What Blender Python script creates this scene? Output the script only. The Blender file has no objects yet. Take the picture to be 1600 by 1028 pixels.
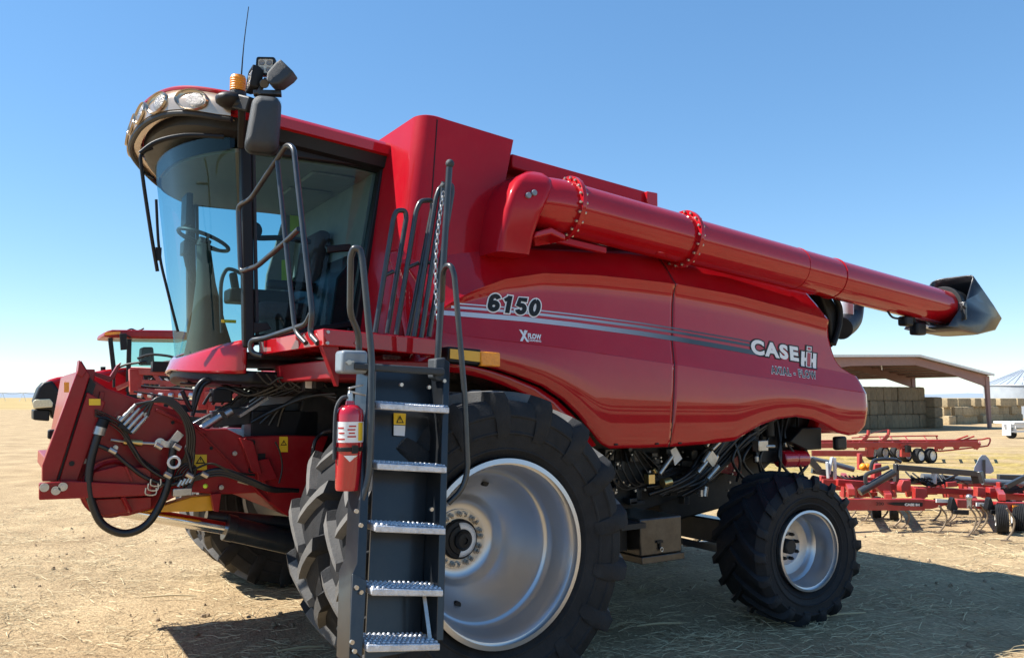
import bpy, bmesh, math, random
from mathutils import Vector, Matrix, noise
random.seed(7)
S = bpy.context.scene
col = S.collection
R = math.radians
# ------------------------------------------------------------------ camera, sky, sun, exposure
CAM = Vector((-2.62, -4.22, 1.852)); YAW = R(32.25); FPX = 1280.0; HOR = 621.0
PITCH = math.atan((HOR-514)/FPX)
cd = bpy.data.cameras.new('camera'); cam = bpy.data.objects.new('camera', cd); col.objects.link(cam)
cam.location = CAM; cam.rotation_euler = (math.pi/2+PITCH, 0, -YAW)
cd.sensor_width = 36; cd.lens = 36*FPX/1600; cd.clip_start = .05; cd.clip_end = 20000
S.camera = cam
SUN = Vector((-.70, .47, 1.0)).normalized()
elev = math.asin(SUN.z); azim = math.atan2(SUN.x, SUN.y)
w = bpy.data.worlds.new('World'); S.world = w; w.use_nodes = True
nt = w.node_tree; sky = nt.nodes.new('ShaderNodeTexSky'); sky.sky_type = 'NISHITA'; sky.sun_disc = False
sky.sun_elevation = elev; sky.sun_rotation = azim; sky.altitude = 900; sky.air_density = 1.0; sky.dust_density = .0; sky.ozone_density = 5.0
bg = nt.nodes['Background']; bg.inputs[1].default_value = .14
gam = nt.nodes.new('ShaderNodeGamma'); gam.inputs[1].default_value = .66          # gentler fall-off from horizon to zenith
hsv = nt.nodes.new('ShaderNodeHueSaturation'); hsv.inputs['Saturation'].default_value = 1.34; hsv.inputs['Value'].default_value = 1.22
nt.links.new(sky.outputs[0], gam.inputs[0]); nt.links.new(gam.outputs[0], hsv.inputs['Color']); nt.links.new(hsv.outputs[0], bg.inputs[0])
ld = bpy.data.lights.new('sun', 'SUN'); ld.energy = 5.0; ld.angle = R(.53); ld.color = (1, .95, .87)
lo = bpy.data.objects.new('sun', ld); col.objects.link(lo); lo.rotation_euler = SUN.to_track_quat('Z', 'Y').to_euler(); lo.location = (0, 0, 30)
S.view_settings.view_transform = 'Standard'; S.view_settings.look = 'None'; S.view_settings.exposure = .98; S.view_settings.gamma = 1
S.render.engine = 'CYCLES'
S.cycles.max_bounces = 10; S.cycles.transparent_max_bounces = 16

FWH = Vector((math.sin(YAW), math.cos(YAW), 0)); RT = Vector((math.cos(YAW), -math.sin(YAW), 0))
FW = FWH*math.cos(PITCH)+Vector((0, 0, math.sin(PITCH))); UP = RT.cross(FW)
def ray(px, py): return FW+RT*((px-800)/FPX)+UP*((514-py)/FPX)
def A(px, py, y=None, x=None, z=None):            # survey point: where the sight line meets a known plane
    d = ray(px, py)
    t = (y-CAM.y)/d.y if y is not None else (x-CAM.x)/d.x if x is not None else (z-CAM.z)/d.z
    return CAM+d*t
def B(px, py, dist):                              # survey point at a known distance ahead
    d = ray(px, py); return CAM+d*(dist/d.dot(FWH))
def lerp(a, b, t): return a+(b-a)*t
def interp(x, xs, ys):
    if x <= xs[0]: return ys[0]
    for i in range(1, len(xs)):
        if x <= xs[i]: return lerp(ys[i-1], ys[i], (x-xs[i-1])/(xs[i]-xs[i-1]))
    return ys[-1]
def sstep(a, b, x):
    t = min(1, max(0, (x-a)/(b-a))); return t*t*(3-2*t)

# ------------------------------------------------------------------ materials
def mat(name, c, rough=.5, metal=0, coat=0, var=0, vscale=8, bump=0, bscale=60, spec=.5, dust=0, dustc=(.42, .34, .24), alpha=1, emit=None, crough=.04):
    m = bpy.data.materials.new(name); m.use_nodes = True; n = m.node_tree.nodes; l = m.node_tree.links
    p = n['Principled BSDF']; p.inputs['Roughness'].default_value = rough; p.inputs['Metallic'].default_value = metal
    p.inputs['Coat Weight'].default_value = coat; p.inputs['Coat Roughness'].default_value = crough
    p.inputs['Specular IOR Level'].default_value = spec
    p.inputs['Base Color'].default_value = (*c, 1)
    tc = n.new('ShaderNodeTexCoord')
    src = None
    if var:
        nz = n.new('ShaderNodeTexNoise'); nz.inputs['Scale'].default_value = vscale; nz.inputs['Detail'].default_value = 6; nz.inputs['Roughness'].default_value = .65
        l.new(tc.outputs['Object'], nz.inputs['Vector'])
        cr = n.new('ShaderNodeValToRGB'); cr.color_ramp.elements[0].position = .3; cr.color_ramp.elements[1].position = .72
        cr.color_ramp.elements[0].color = (*[x*(1-var) for x in c], 1); cr.color_ramp.elements[1].color = (*[min(1, x*(1+var)) for x in c], 1)
        l.new(nz.outputs[0], cr.inputs[0]); src = cr.outputs[0]; l.new(src, p.inputs['Base Color'])
        mr = n.new('ShaderNodeMapRange'); mr.inputs[3].default_value = max(.02, rough-.08); mr.inputs[4].default_value = min(1, rough+.12)
        l.new(nz.outputs[0], mr.inputs[0]); l.new(mr.outputs[0], p.inputs['Roughness'])
    if dust:
        nz2 = n.new('ShaderNodeTexNoise'); nz2.inputs['Scale'].default_value = 3.1; nz2.inputs['Detail'].default_value = 9; nz2.inputs['Roughness'].default_value = .75
        l.new(tc.outputs['Object'], nz2.inputs['Vector'])
        r2 = n.new('ShaderNodeMapRange'); r2.inputs[1].default_value = .42; r2.inputs[2].default_value = .75; r2.inputs[3].default_value = 0; r2.inputs[4].default_value = dust
        l.new(nz2.outputs[0], r2.inputs[0])
        mx = n.new('ShaderNodeMixRGB'); mx.inputs[1].default_value = (*c, 1); mx.inputs[2].default_value = (*dustc, 1)
        if src: l.new(src, mx.inputs[1])
        l.new(r2.outputs[0], mx.inputs[0]); l.new(mx.outputs[0], p.inputs['Base Color'])
    if bump:
        nb = n.new('ShaderNodeTexNoise'); nb.inputs['Scale'].default_value = bscale; nb.inputs['Detail'].default_value = 5
        l.new(tc.outputs['Object'], nb.inputs['Vector'])
        b = n.new('ShaderNodeBump'); b.inputs['Strength'].default_value = bump; b.inputs['Distance'].default_value = .01
        l.new(nb.outputs[0], b.inputs['Height']); l.new(b.outputs[0], p.inputs['Normal'])
    if emit: p.inputs['Emission Color'].default_value = (*emit, 1); p.inputs['Emission Strength'].default_value = 1
    return m
M = {}
M['red'] = mat('red paint', (.40, .003, .009), .4, 0, 1.0, .07, 3, 0, dust=.03, crough=.012, spec=.03)
M['red'].node_tree.nodes['Principled BSDF'].inputs['Coat IOR'].default_value = 1.5
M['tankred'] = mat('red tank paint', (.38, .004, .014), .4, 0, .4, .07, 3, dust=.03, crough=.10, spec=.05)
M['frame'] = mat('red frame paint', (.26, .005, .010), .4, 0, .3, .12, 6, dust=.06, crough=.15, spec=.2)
M['implred'] = mat('implement red paint', (.35, .018, .016), .45, 0, .2, .12, 4, dust=.14, crough=.2)
M['black'] = mat('black plastic', (.009, .0095, .011), .45, 0, 0, .2, 12, .15, 300, spec=.3)
M['blackmetal'] = mat('black painted steel', (.017, .021, .026), .3, 0, .3, .2, 9, dust=.10, crough=.12)
M['stepplate'] = mat('black ladder plate', (.007, .010, .014), .3, 0, .25, .2, 5, dust=.04, crough=.12)
M['dark'] = mat('dark greasy steel', (.008, .0085, .010), .55, .1, 0, .4, 9, dust=.08)
M['greyplastic'] = mat('grey textured plastic', (.030, .038, .046), .55, 0, 0, .15, 30, .4, 500)
M['rail'] = mat('charcoal rail paint', (.020, .025, .030), .33, 0, .3, .15, 14, dust=.08, crough=.15)
M['rubber'] = mat('tyre rubber', (.020, .021, .023), .72, 0, 0, .35, 7, .35, 90, spec=.2, dust=.07, dustc=(.12, .105, .09))
M['treadrubber'] = mat('dusty tread rubber', (.125, .122, .118), .85, 0, 0, .2, 9, .3, 90, spec=.2, dust=.4, dustc=(.24, .225, .20))
M['rubber2'] = mat('rear tyre rubber', (.012, .0135, .017), .62, 0, 0, .35, 7, .35, 90, spec=.25, dust=.10, dustc=(.09, .08, .07))
M['loophose'] = mat('brownish hose', (.022, .018, .015), .42, 0, 0, .3, 40)  # browner and slightly lighter than the plain black hose
M['hose'] = mat('black hose', (.012, .012, .013), .38, 0, 0, .2, 40)
M['rim'] = mat('silver wheel paint', (.50, .51, .535), .31, .78, .2, crough=.22)
M['steel'] = mat('zinc plated steel', (.48, .46, .43), .32, .85, 0, .2, 25)
M['chrome'] = mat('chrome rod', (.75, .75, .75), .12, 1)
M['brass'] = mat('brass fitting', (.6, .45, .2), .3, .9)
M['tread'] = mat('aluminium step tread', (.60, .62, .66), .42, .45, 0, .25, 30, .5, 120)
M['yellow'] = mat('yellow paint', (.75, .38, .01), .4, 0, .3, .1, 5, dust=.08)
M['decalyellow'] = mat('yellow decal', (.85, .55, .02), .4)
M['decalwhite'] = mat('white decal', (.78, .78, .78), .35, 0, .3)
M['decalblack'] = mat('black decal', (.010, .011, .013), .4, 0, 0, spec=.25)
M['decalgreen'] = mat('lime decal', (.55, .75, .05), .45)
M['white'] = mat('white paint', (.75, .75, .73), .45, 0, 0, .1, 8, dust=.15)
M['headliner'] = mat('cab headliner', (.24, .225, .21), .85, 0, 0, .06, 5)
M['cabtrim'] = mat('cab trim', (.22, .21, .20), .7, 0, 0, .1, 8)
M['olive'] = mat('steering column plastic', (.055, .065, .05), .5, 0, 0, .1, 12)
M['seat'] = mat('seat cloth', (.06, .03, .035), .85, 0, 0, .2, 60, .4, 300)
M['visor'] = mat('visor reflector panel', (.52, .40, .29), .22, .55, .6, .06, 6)
M['lampdark'] = mat('lamp bowl', (.42, .35, .27), .2, .8)
M['lens'] = mat('clear lens', (.24, .22, .20), .25, .2, .6, .25, 120, .8, 160)
M['led'] = mat('work light lens', (.62, .55, .42), .2, .2, .8, .25, 60, .5, 200)
M['amber'] = mat('amber lens', (1.0, .30, .01), .35, 0, .25, .2, 45, .4, 70)
M['beige'] = mat('beige panel', (.55, .43, .29), .6, 0, 0, .1, 6)
M['extred'] = mat('extinguisher red', (.44, .004, .016), .16, 0, 1, .03, 6)
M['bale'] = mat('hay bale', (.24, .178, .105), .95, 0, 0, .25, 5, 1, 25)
M['bale2'] = mat('pale hay bale', (.38, .295, .175), .95, 0, 0, .3, 4, 1, 25)  # paler version of the hay colour, for the row behind the shed
M['shedred'] = mat('shed red steel', (.30, .17, .145), .6, 0, 0, .1, 2)
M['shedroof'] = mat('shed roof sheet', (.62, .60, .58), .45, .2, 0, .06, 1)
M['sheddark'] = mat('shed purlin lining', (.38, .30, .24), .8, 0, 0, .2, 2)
M['galv'] = mat('galvanised sheet', (.58, .61, .64), .38, .55, 0, .12, 1.5)
M['toolbox'] = mat('brown black toolbox paint', (.022, .017, .014), .32, 0, .25, .2, 4, dust=.2, crough=.1)
M['bucket'] = mat('grey enamel', (.20, .235, .27), .35, 0, .3, .1, 9)
M['amber'].node_tree.nodes['Principled BSDF'].inputs['Subsurface Weight'].default_value = .0
M['spout'] = mat('black spout rubber', (.014, .016, .02), .32, 0, .25, .15, 6, dust=.10, crough=.2)
M['signback'] = mat('sign back', (.36, .42, .46), .5, .2, 0, .08, 4)
M['bingalv'] = mat('weathered bin sheet', (.40, .44, .48), .5, .3, 0, .1, 1)
M['tine'] = mat('worn tine steel', (.22, .165, .11), .55, .4, 0, .3, 20)
M['greycyl'] = mat('grey cylinder paint', (.13, .15, .165), .35, .2, .3, .12, 6, dust=.2)
M['headlamp'] = mat('headlamp cream', (.72, .66, .45), .2, 0, .9, .15, 30)
M['straw'] = None

for q_ in ('bale', 'bale2'):
    n_ = M[q_].node_tree.nodes; l_ = M[q_].node_tree.links; p_ = n_['Principled BSDF']; src_ = p_.inputs['Base Color'].links[0].from_socket
    oi = n_.new('ShaderNodeObjectInfo'); mr_ = n_.new('ShaderNodeMapRange'); mr_.inputs[3].default_value = .82; mr_.inputs[4].default_value = 1.12; l_.new(oi.outputs['Random'], mr_.inputs[0])
    hs_ = n_.new('ShaderNodeHueSaturation'); l_.new(src_, hs_.inputs['Color']); l_.new(mr_.outputs[0], hs_.inputs['Value']); l_.new(hs_.outputs[0], p_.inputs['Base Color'])
def glassmat(name, tint, ior=1.4):
    m = bpy.data.materials.new(name); m.use_nodes = True; n = m.node_tree.nodes; l = m.node_tree.links
    n.remove(n['Principled BSDF']); o = n['Material Output']
    t = n.new('ShaderNodeBsdfTransparent'); t.inputs[0].default_value = (*tint, 1)
    g = n.new('ShaderNodeBsdfGlossy'); g.inputs['Roughness'].default_value = .01; g.inputs[0].default_value = (.85, .95, 1, 1)
    f = n.new('ShaderNodeFresnel'); f.inputs[0].default_value = ior
    x = n.new('ShaderNodeMixShader'); cap_ = n.new('ShaderNodeMath'); cap_.operation = 'MINIMUM'; cap_.inputs[1].default_value = .13; l.new(f.outputs[0], cap_.inputs[0]); l.new(cap_.outputs[0], x.inputs[0]); l.new(t.outputs[0], x.inputs[1]); l.new(g.outputs[0], x.inputs[2]); l.new(x.outputs[0], o.inputs[0])
    return m
M['glass'] = glassmat('tinted cab glass', (.54, .77, .80), 1.3)
M['glass2'] = glassmat('tractor cab glass', (.60, .82, .80))

# gradient stripes along the side: silver fading to dark
def stripemat():
    m = mat('stripe decal', (.5, .5, .5), .3, .3, .6); n = m.node_tree.nodes; l = m.node_tree.links
    tc = [q for q in n if q.type == 'TEX_COORD'][0]; sx = n.new('ShaderNodeSeparateXYZ'); l.new(tc.outputs['Object'], sx.inputs[0])
    mr = n.new('ShaderNodeMapRange'); mr.inputs[1].default_value = 0.0; mr.inputs[2].default_value = 2.3
    l.new(sx.outputs[0], mr.inputs[0]); cr = n.new('ShaderNodeValToRGB')
    cr.color_ramp.elements[0].color = (.60, .60, .62, 1); cr.color_ramp.elements[1].color = (.012, .014, .022, 1)
    e = cr.color_ramp.elements.new(.45); e.color = (.36, .37, .42, 1)
    l.new(mr.outputs[0], cr.inputs[0]); l.new(cr.outputs[0], n['Principled BSDF'].inputs['Base Color']); return m
M['stripe'] = stripemat()

# ------------------------------------------------------------------ mesh helpers
W = {}
class MB:
    def __init__(s): s.v = []; s.f = []; s.p = []
    def add(s, vs, fs):
        o = len(s.v); s.p.append((o, len(s.f))); s.v += [Vector(q) for q in vs]; s.f += [tuple(i+o for i in f) for f in fs]; return s
    def box(s, c, d, Rm=None):
        c = Vector(c); vs = []
        for z in (-.5, .5):
            for y in (-.5, .5):
                for x in (-.5, .5):
                    q = Vector((x*d[0], y*d[1], z*d[2])); vs.append(c+(Rm @ q if Rm else q))
        return s.add(vs, [(0, 2, 3, 1), (4, 5, 7, 6), (0, 1, 5, 4), (2, 6, 7, 3), (0, 4, 6, 2), (1, 3, 7, 5)])
    def bar(s, p, q, w, h=None, up=(0, 0, 1)):
        p = Vector(p); q = Vector(q); h = h or w; d = (q-p).normalized(); u = Vector(up)
        if abs(d.dot(u)) > .98: u = Vector((1, 0, 0))
        r = d.cross(u).normalized(); u = r.cross(d)
        vs = [a+r*(i*w/2)+u*(j*h/2) for a in (p, q) for i, j in ((-1, -1), (1, -1), (1, 1), (-1, 1))]
        return s.add(vs, [(0, 3, 2, 1), (4, 5, 6, 7)]+[(i, (i+1) % 4, (i+1) % 4+4, i+4) for i in range(4)])
    def ring(s, c, ax, r, n, ph=0):
        c = Vector(c); ax = Vector(ax).normalized(); u = ax.orthogonal().normalized()
        if abs(ax.z) < .95: u = ax.cross(Vector((0, 0, 1))).normalized()
        v = ax.cross(u); return [c+u*(r*math.cos(2*math.pi*i/n+ph))+v*(r*math.sin(2*math.pi*i/n+ph)) for i in range(n)]
    def loft(s, rings, cap=True, closed=True):
        n = len(rings[0]); vs = [p for r in rings for p in r]; fs = []
        for k in range(len(rings)-1):
            for i in range(n if closed else n-1):
                j = (i+1) % n; fs.append((k*n+i, k*n+j, (k+1)*n+j, (k+1)*n+i))
        if cap: fs += [tuple(range(n))[::-1], tuple(range((len(rings)-1)*n, len(rings)*n))]
        return s.add(vs, fs)
    def cyl(s, p, q, r, r2=None, n=20, cap=True):
        p = Vector(p); q = Vector(q); d = q-p
        return s.loft([s.ring(p, d, r, n), s.ring(q, d, r if r2 is None else r2, n)], cap)
    def lathe(s, prof, c, ax, n=48):                 # prof: (radius, distance along axis)
        c = Vector(c); a = Vector(ax).normalized()
        return s.loft([s.ring(c+a*t, a, max(r, 1e-4), n) for r, t in prof], False)
    def tube(s, pts, r, n=10, sub=0, cap=True):
        P = [Vector(p) for p in pts]
        if sub:
            Q = []
            for i in range(len(P)-1):
                a = P[max(i-1, 0)]; b = P[i]; c = P[i+1]; d = P[min(i+2, len(P)-1)]
                for k in range(sub):
                    t = k/sub; Q.append(.5*((2*b)+(c-a)*t+(2*a-5*b+4*c-d)*t*t+(3*b-a-3*c+d)*t**3))
            Q.append(P[-1]); P = Q
            if isinstance(r, (list, tuple)): r = [interp(i/(len(P)-1)*(len(r)-1), list(range(len(r))), list(r)) for i in range(len(P))]
        rings = []; u = None
        for i, p in enumerate(P):
            d = (P[min(i+1, len(P)-1)]-P[max(i-1, 0)]).normalized()
            if u is None: u = d.orthogonal().normalized()
            u = (u-d*u.dot(d)); u = u.normalized() if u.length > 1e-6 else d.orthogonal().normalized()
            v = d.cross(u); rr = r[i] if isinstance(r, (list, tuple)) else r
            rings.append([p+u*(rr*math.cos(2*math.pi*k/n))+v*(rr*math.sin(2*math.pi*k/n)) for k in range(n)])
        return s.loft(rings, cap)
    def rtube(s, pts, r, bend=.06, n=10):            # straight runs with rounded bends
        P = [Vector(p) for p in pts]; Q = [P[0]]
        for i in range(1, len(P)-1):
            a, b, c = P[i-1], P[i], P[i+1]; e = min(bend, (a-b).length*.45, (c-b).length*.45)
            p0 = b+(a-b).normalized()*e; p2 = b+(c-b).normalized()*e
            for k in range(6):
                t = k/5; Q.append(p0*(1-t)**2+b*2*t*(1-t)+p2*t*t)
        Q.append(P[-1]); return s.tube(Q, r, n)
    def prism(s, poly, off):
        P = [Vector(p) for p in poly]; o = Vector(off); n = len(P)
        return s.add(P+[p+o for p in P], [tuple(range(n))[::-1], tuple(range(n, 2*n))]+[(i, (i+1) % n, (i+1) % n+n, i+n) for i in range(n)])
    def poly(s, P): return s.add(P, [tuple(range(len(P)))])
    def grid(s, rows):
        return s.loft(rows, False, False)
    def ball(s, c, r, n=14, m=8, sc=(1, 1, 1)):
        c = Vector(c); rings = []
        for j in range(m+1):
            a = math.pi*j/m; rings.append([c+Vector((max(r*math.sin(a), 1e-4)*math.cos(2*math.pi*i/n)*sc[0], max(r*math.sin(a), 1e-4)*math.sin(2*math.pi*i/n)*sc[1], -r*math.cos(a)*sc[2])) for i in range(n)])
        return s.loft(rings, False)
    def each(s, name, m, parent, group=1, **kw):      # every piece an object of its own
        P = s.p+[(len(s.v), len(s.f))]; out = []
        for i in range(0, len(s.p), group):
            j = min(i+group, len(s.p)); k = MB(); v0 = P[i][0]
            k.v = s.v[v0:P[j][0]]; k.f = [tuple(q-v0 for q in f) for f in s.f[P[i][1]:P[j][1]]]; out.append(k.build(name, m, parent, **kw))
        return out
    def build(s, name, m, parent=None, origin=None, smooth=35, bevel=0, solid=0, recalc=True, seg=2):
        o = Vector(origin) if origin is not None else (W[parent] if parent else Vector((0, 0, 0)))
        me = bpy.data.meshes.new(name); me.from_pydata([tuple(v-o) for v in s.v], [], s.f)
        if recalc:
            bm = bmesh.new(); bm.from_mesh(me); bmesh.ops.recalc_face_normals(bm, faces=bm.faces); bm.to_mesh(me); bm.free()
        me.materials.append(M[m] if isinstance(m, str) else m)
        if smooth:
            me.shade_smooth(); me.set_sharp_from_angle(angle=R(smooth))
        ob = bpy.data.objects.new(name, me); col.objects.link(ob); W[ob] = o
        if parent: ob.parent = parent; ob.location = o-W[parent]
        else: ob.location = o
        if solid:
            q = ob.modifiers.new('solid', 'SOLIDIFY'); q.thickness = solid; q.offset = 0 if solid < 0 else -1
        if bevel:
            q = ob.modifiers.new('bevel', 'BEVEL'); q.width = bevel; q.segments = seg; q.limit_method = 'ANGLE'; q.angle_limit = R(40)
        return ob
def root(name, label, cat, loc, group=None):
    o = bpy.data.objects.new(name, None); col.objects.link(o); o.location = loc; o['label'] = label; o['category'] = cat
    o.empty_display_size = .2
    if group: o['group'] = group
    W[o] = Vector(loc); return o
def tag(o, label, cat, group=None):
    o['label'] = label; o['category'] = cat
    if group: o['group'] = group
    return o
def setting(o, kind='structure'): o['kind'] = kind; return o
def copy_tree(o, parent=None, loc=None):
    c = o.copy(); col.objects.link(c); W[c] = W.get(o, Vector())
    if parent: c.parent = parent
    if loc is not None: c.location = loc
    for ch in list(o.children): copy_tree(ch, c)
    return c
def text_mesh(body, bold=.0, shear=0, spacing=1.0):   # lettering as flat mesh: verts (u, v) in units of cap height
    cu = bpy.data.curves.new('t', 'FONT'); cu.body = body; cu.size = 1; cu.offset = bold; cu.shear = shear; cu.space_character = spacing
    cu.resolution_u = 4
    ob = bpy.data.objects.new('t', cu); col.objects.link(ob)
    dg = bpy.context.evaluated_depsgraph_get(); me = bpy.data.meshes.new_from_object(ob.evaluated_get(dg))
    vs = [(v.co.x, v.co.y) for v in me.vertices]; fs = [tuple(p.vertices) for p in me.polygons]
    bpy.data.objects.remove(ob); bpy.data.curves.remove(cu); bpy.data.meshes.remove(me)
    return slice_uv(vs, fs)
def slice_uv(vs, fs, nu=0, nv=14):
    bm = bmesh.new(); q = [bm.verts.new((u, v, 0)) for u, v in vs]
    for f in fs:
        try: bm.faces.new([q[i] for i in f])
        except ValueError: pass
    v0, v1 = min(v[1] for v in vs), max(v[1] for v in vs); u0, u1 = min(v[0] for v in vs), max(v[0] for v in vs)
    for n_, a, b, no in ((nv, v0, v1, (0, 1, 0)), (nu, u0, u1, (1, 0, 0))):
        for i in range(1, n_):
            c = lerp(a, b, i/n_); bmesh.ops.bisect_plane(bm, geom=bm.verts[:]+bm.edges[:]+bm.faces[:], dist=1e-6, plane_co=(c*no[0], c*no[1], 0), plane_no=no)
    bm.verts.index_update(); o = [(v.co.x, v.co.y) for v in bm.verts], [tuple(v.index for v in f.verts) for f in bm.faces]; bm.free(); return o

# ------------------------------------------------------------------ ground
def terrain(x, y):
    d = Vector((x, y, 0))-Vector((CAM.x, CAM.y, 0)); fwd = d.dot(FWH); lat = d.dot(RT)
    if fwd < 1: return 0.0
    wgt = sstep(.10, .40, lat/max(fwd, .1))
    z = -.52*sstep(13, 30, fwd)-.35*sstep(30, 75, fwd)
    return z*wgt
def groundmat():
    m = bpy.data.materials.new('dry dirt and chaff'); m.use_nodes = True; n = m.node_tree.nodes; l = m.node_tree.links
    p = n['Principled BSDF']; p.inputs['Roughness'].default_value = .95; p.inputs['Specular IOR Level'].default_value = .15
    g = n.new('ShaderNodeNewGeometry'); pos = g.outputs['Position']
    def noi(sc, det=6, rg=.6, stretch=None):
        t = n.new('ShaderNodeTexNoise'); t.inputs['Scale'].default_value = sc; t.inputs['Detail'].default_value = det; t.inputs['Roughness'].default_value = rg
        if stretch:
            mp = n.new('ShaderNodeMapping'); mp.inputs['Scale'].default_value = stretch; mp.inputs['Rotation'].default_value = (0, 0, R(32)); l.new(pos, mp.inputs[0]); l.new(mp.outputs[0], t.inputs[0])
        else: l.new(pos, t.inputs[0])
        return t.outputs[0]
    def ramp(f, a, b, lo, hi):
        c = n.new('ShaderNodeValToRGB'); c.color_ramp.elements[0].position = lo; c.color_ramp.elements[1].position = hi
        c.color_ramp.elements[0].color = (*a, 1); c.color_ramp.elements[1].color = (*b, 1); l.new(f, c.inputs[0]); return c.outputs[0]
    def mix(f, a, b, mode='MIX'):
        x = n.new('ShaderNodeMixRGB'); x.blend_type = mode
        for i, s_ in enumerate((f, a, b)):
            if isinstance(s_, (int, float)): x.inputs[i].default_value = s_ if i == 0 else (s_, s_, s_, 1)
            else: l.new(s_, x.inputs[i])
        return x.outputs[0]
    base = ramp(noi(.9, 8, .62), (.305, .222, .132), (.53, .405, .25), .3, .7)
    fine = ramp(noi(55, 8, .78, (1, .40, 1)), (.36, .34, .31), (1.36, 1.33, 1.25), .33, .66)
    c1 = mix(1.0, base, fine, 'MULTIPLY')
    chaff = ramp(noi(95, 5, .7, (1, .25, 1)), (0, 0, 0), (1, 1, 1), .56, .66)
    patch = ramp(noi(.55, 5, .6), (0, 0, 0), (1, 1, 1), .40, .66)
    c2 = mix(mix(1.0, chaff, patch, 'MULTIPLY'), c1, ramp(noi(4), (.50, .40, .22), (.62, .52, .30), .3, .7))
    # distant stubble: straw-coloured swaths
    sx = n.new('ShaderNodeVectorMath'); sx.operation = 'DOT_PRODUCT'; l.new(pos, sx.inputs[0]); sx.inputs[1].default_value = tuple(FWH)
    mr = n.new('ShaderNodeMapRange'); mr.inputs[1].default_value = 7.5; mr.inputs[2].default_value = 10.5; l.new(sx.outputs['Value'], mr.inputs[0])
    sr = n.new('ShaderNodeVectorMath'); sr.operation = 'DOT_PRODUCT'; l.new(pos, sr.inputs[0]); sr.inputs[1].default_value = tuple(RT)
    mr2 = n.new('ShaderNodeMapRange'); mr2.inputs[1].default_value = 0; mr2.inputs[2].default_value = 4; l.new(sr.outputs['Value'], mr2.inputs[0])
    mr3 = n.new('ShaderNodeMapRange'); mr3.inputs[1].default_value = 38; mr3.inputs[2].default_value = 30; l.new(sx.outputs['Value'], mr3.inputs[0])
    def mul(a, b):
        q = n.new('ShaderNodeMath'); q.operation = 'MULTIPLY'; l.new(a, q.inputs[0]); l.new(b, q.inputs[1]); return q.outputs[0]
    patch2 = ramp(noi(.35, 6, .7), (.15, .15, .15), (1, 1, 1), .40, .58)
    stub = ramp(noi(7, 8, .8, (1, .5, 1)), (.15, .105, .04), (.54, .41, .13), .40, .60)
    c3 = mix(mul(mul(mul(mr.outputs[0], mr2.outputs[0]), mr3.outputs[0]), patch2), c2, stub)
    # far field
    mr4 = n.new('ShaderNodeMapRange'); mr4.inputs[1].default_value = 115; mr4.inputs[2].default_value = 130; l.new(sx.outputs['Value'], mr4.inputs[0])
    c4 = mix(mr4.outputs[0], c3, ramp(noi(.05, 4), (.32, .23, .10), (.44, .33, .15), .3, .7))
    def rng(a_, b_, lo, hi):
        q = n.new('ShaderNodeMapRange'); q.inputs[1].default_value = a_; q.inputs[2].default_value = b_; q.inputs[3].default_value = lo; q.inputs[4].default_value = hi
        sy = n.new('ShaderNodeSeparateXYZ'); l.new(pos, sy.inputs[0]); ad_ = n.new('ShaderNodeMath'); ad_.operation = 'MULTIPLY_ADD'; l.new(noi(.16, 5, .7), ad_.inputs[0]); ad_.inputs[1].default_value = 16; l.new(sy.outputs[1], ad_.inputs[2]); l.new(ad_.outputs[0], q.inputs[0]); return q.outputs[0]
    c4 = mix(mul(rng(-9, -12, 0, 1), rng(-24, -30, 1, 0)), c4, ramp(noi(1.5), (.035, .026, .018), (.07, .05, .032), .3, .7))  # unseen dark strips added behind the camera for dark bands in the panel reflections
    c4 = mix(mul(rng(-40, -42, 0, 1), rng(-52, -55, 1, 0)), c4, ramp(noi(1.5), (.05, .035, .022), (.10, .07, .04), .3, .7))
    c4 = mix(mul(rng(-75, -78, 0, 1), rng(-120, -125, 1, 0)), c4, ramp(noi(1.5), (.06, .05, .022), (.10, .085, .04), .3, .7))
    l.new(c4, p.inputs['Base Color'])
    b = n.new('ShaderNodeBump'); b.inputs['Strength'].default_value = .9; b.inputs['Distance'].default_value = .03
    h = mix(.5, noi(38, 7, .75, (1, .45, 1)), noi(9, 8, .7)); l.new(h, b.inputs['Height']); l.new(b.outputs[0], p.inputs['Normal'])
    return m
M['ground'] = groundmat()
gm = MB(); rows = []
rad = [0.4]
while rad[-1] < 9000: rad.append(rad[-1]*(1.022 if rad[-1] < 18 else 1.08))
NA = 420
for r in rad:
    row = []
    for i in range(NA):
        a = 2*math.pi*i/NA; x = CAM.x+r*math.cos(a); y = CAM.y+r*math.sin(a)
        k = 1-sstep(14, 30, r)
        z = terrain(x, y)
        if k > 0: z += k*(.016*noise.noise((x*2.3, y*2.3, 1))+.012*noise.noise((x*7, y*7, 4))+.007*noise.noise((x*19, y*19, 9))-.008)
        row.append(Vector((x, y, z)))
    rows.append(row)
gm.loft(rows, False)
g_ = len(gm.v); gm.add([CAM*0+Vector((CAM.x, CAM.y, 0))], []); gm.f += [(g_, i, (i+1) % NA) for i in range(NA)]
setting(gm.build('ground', 'ground', smooth=180))

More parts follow.
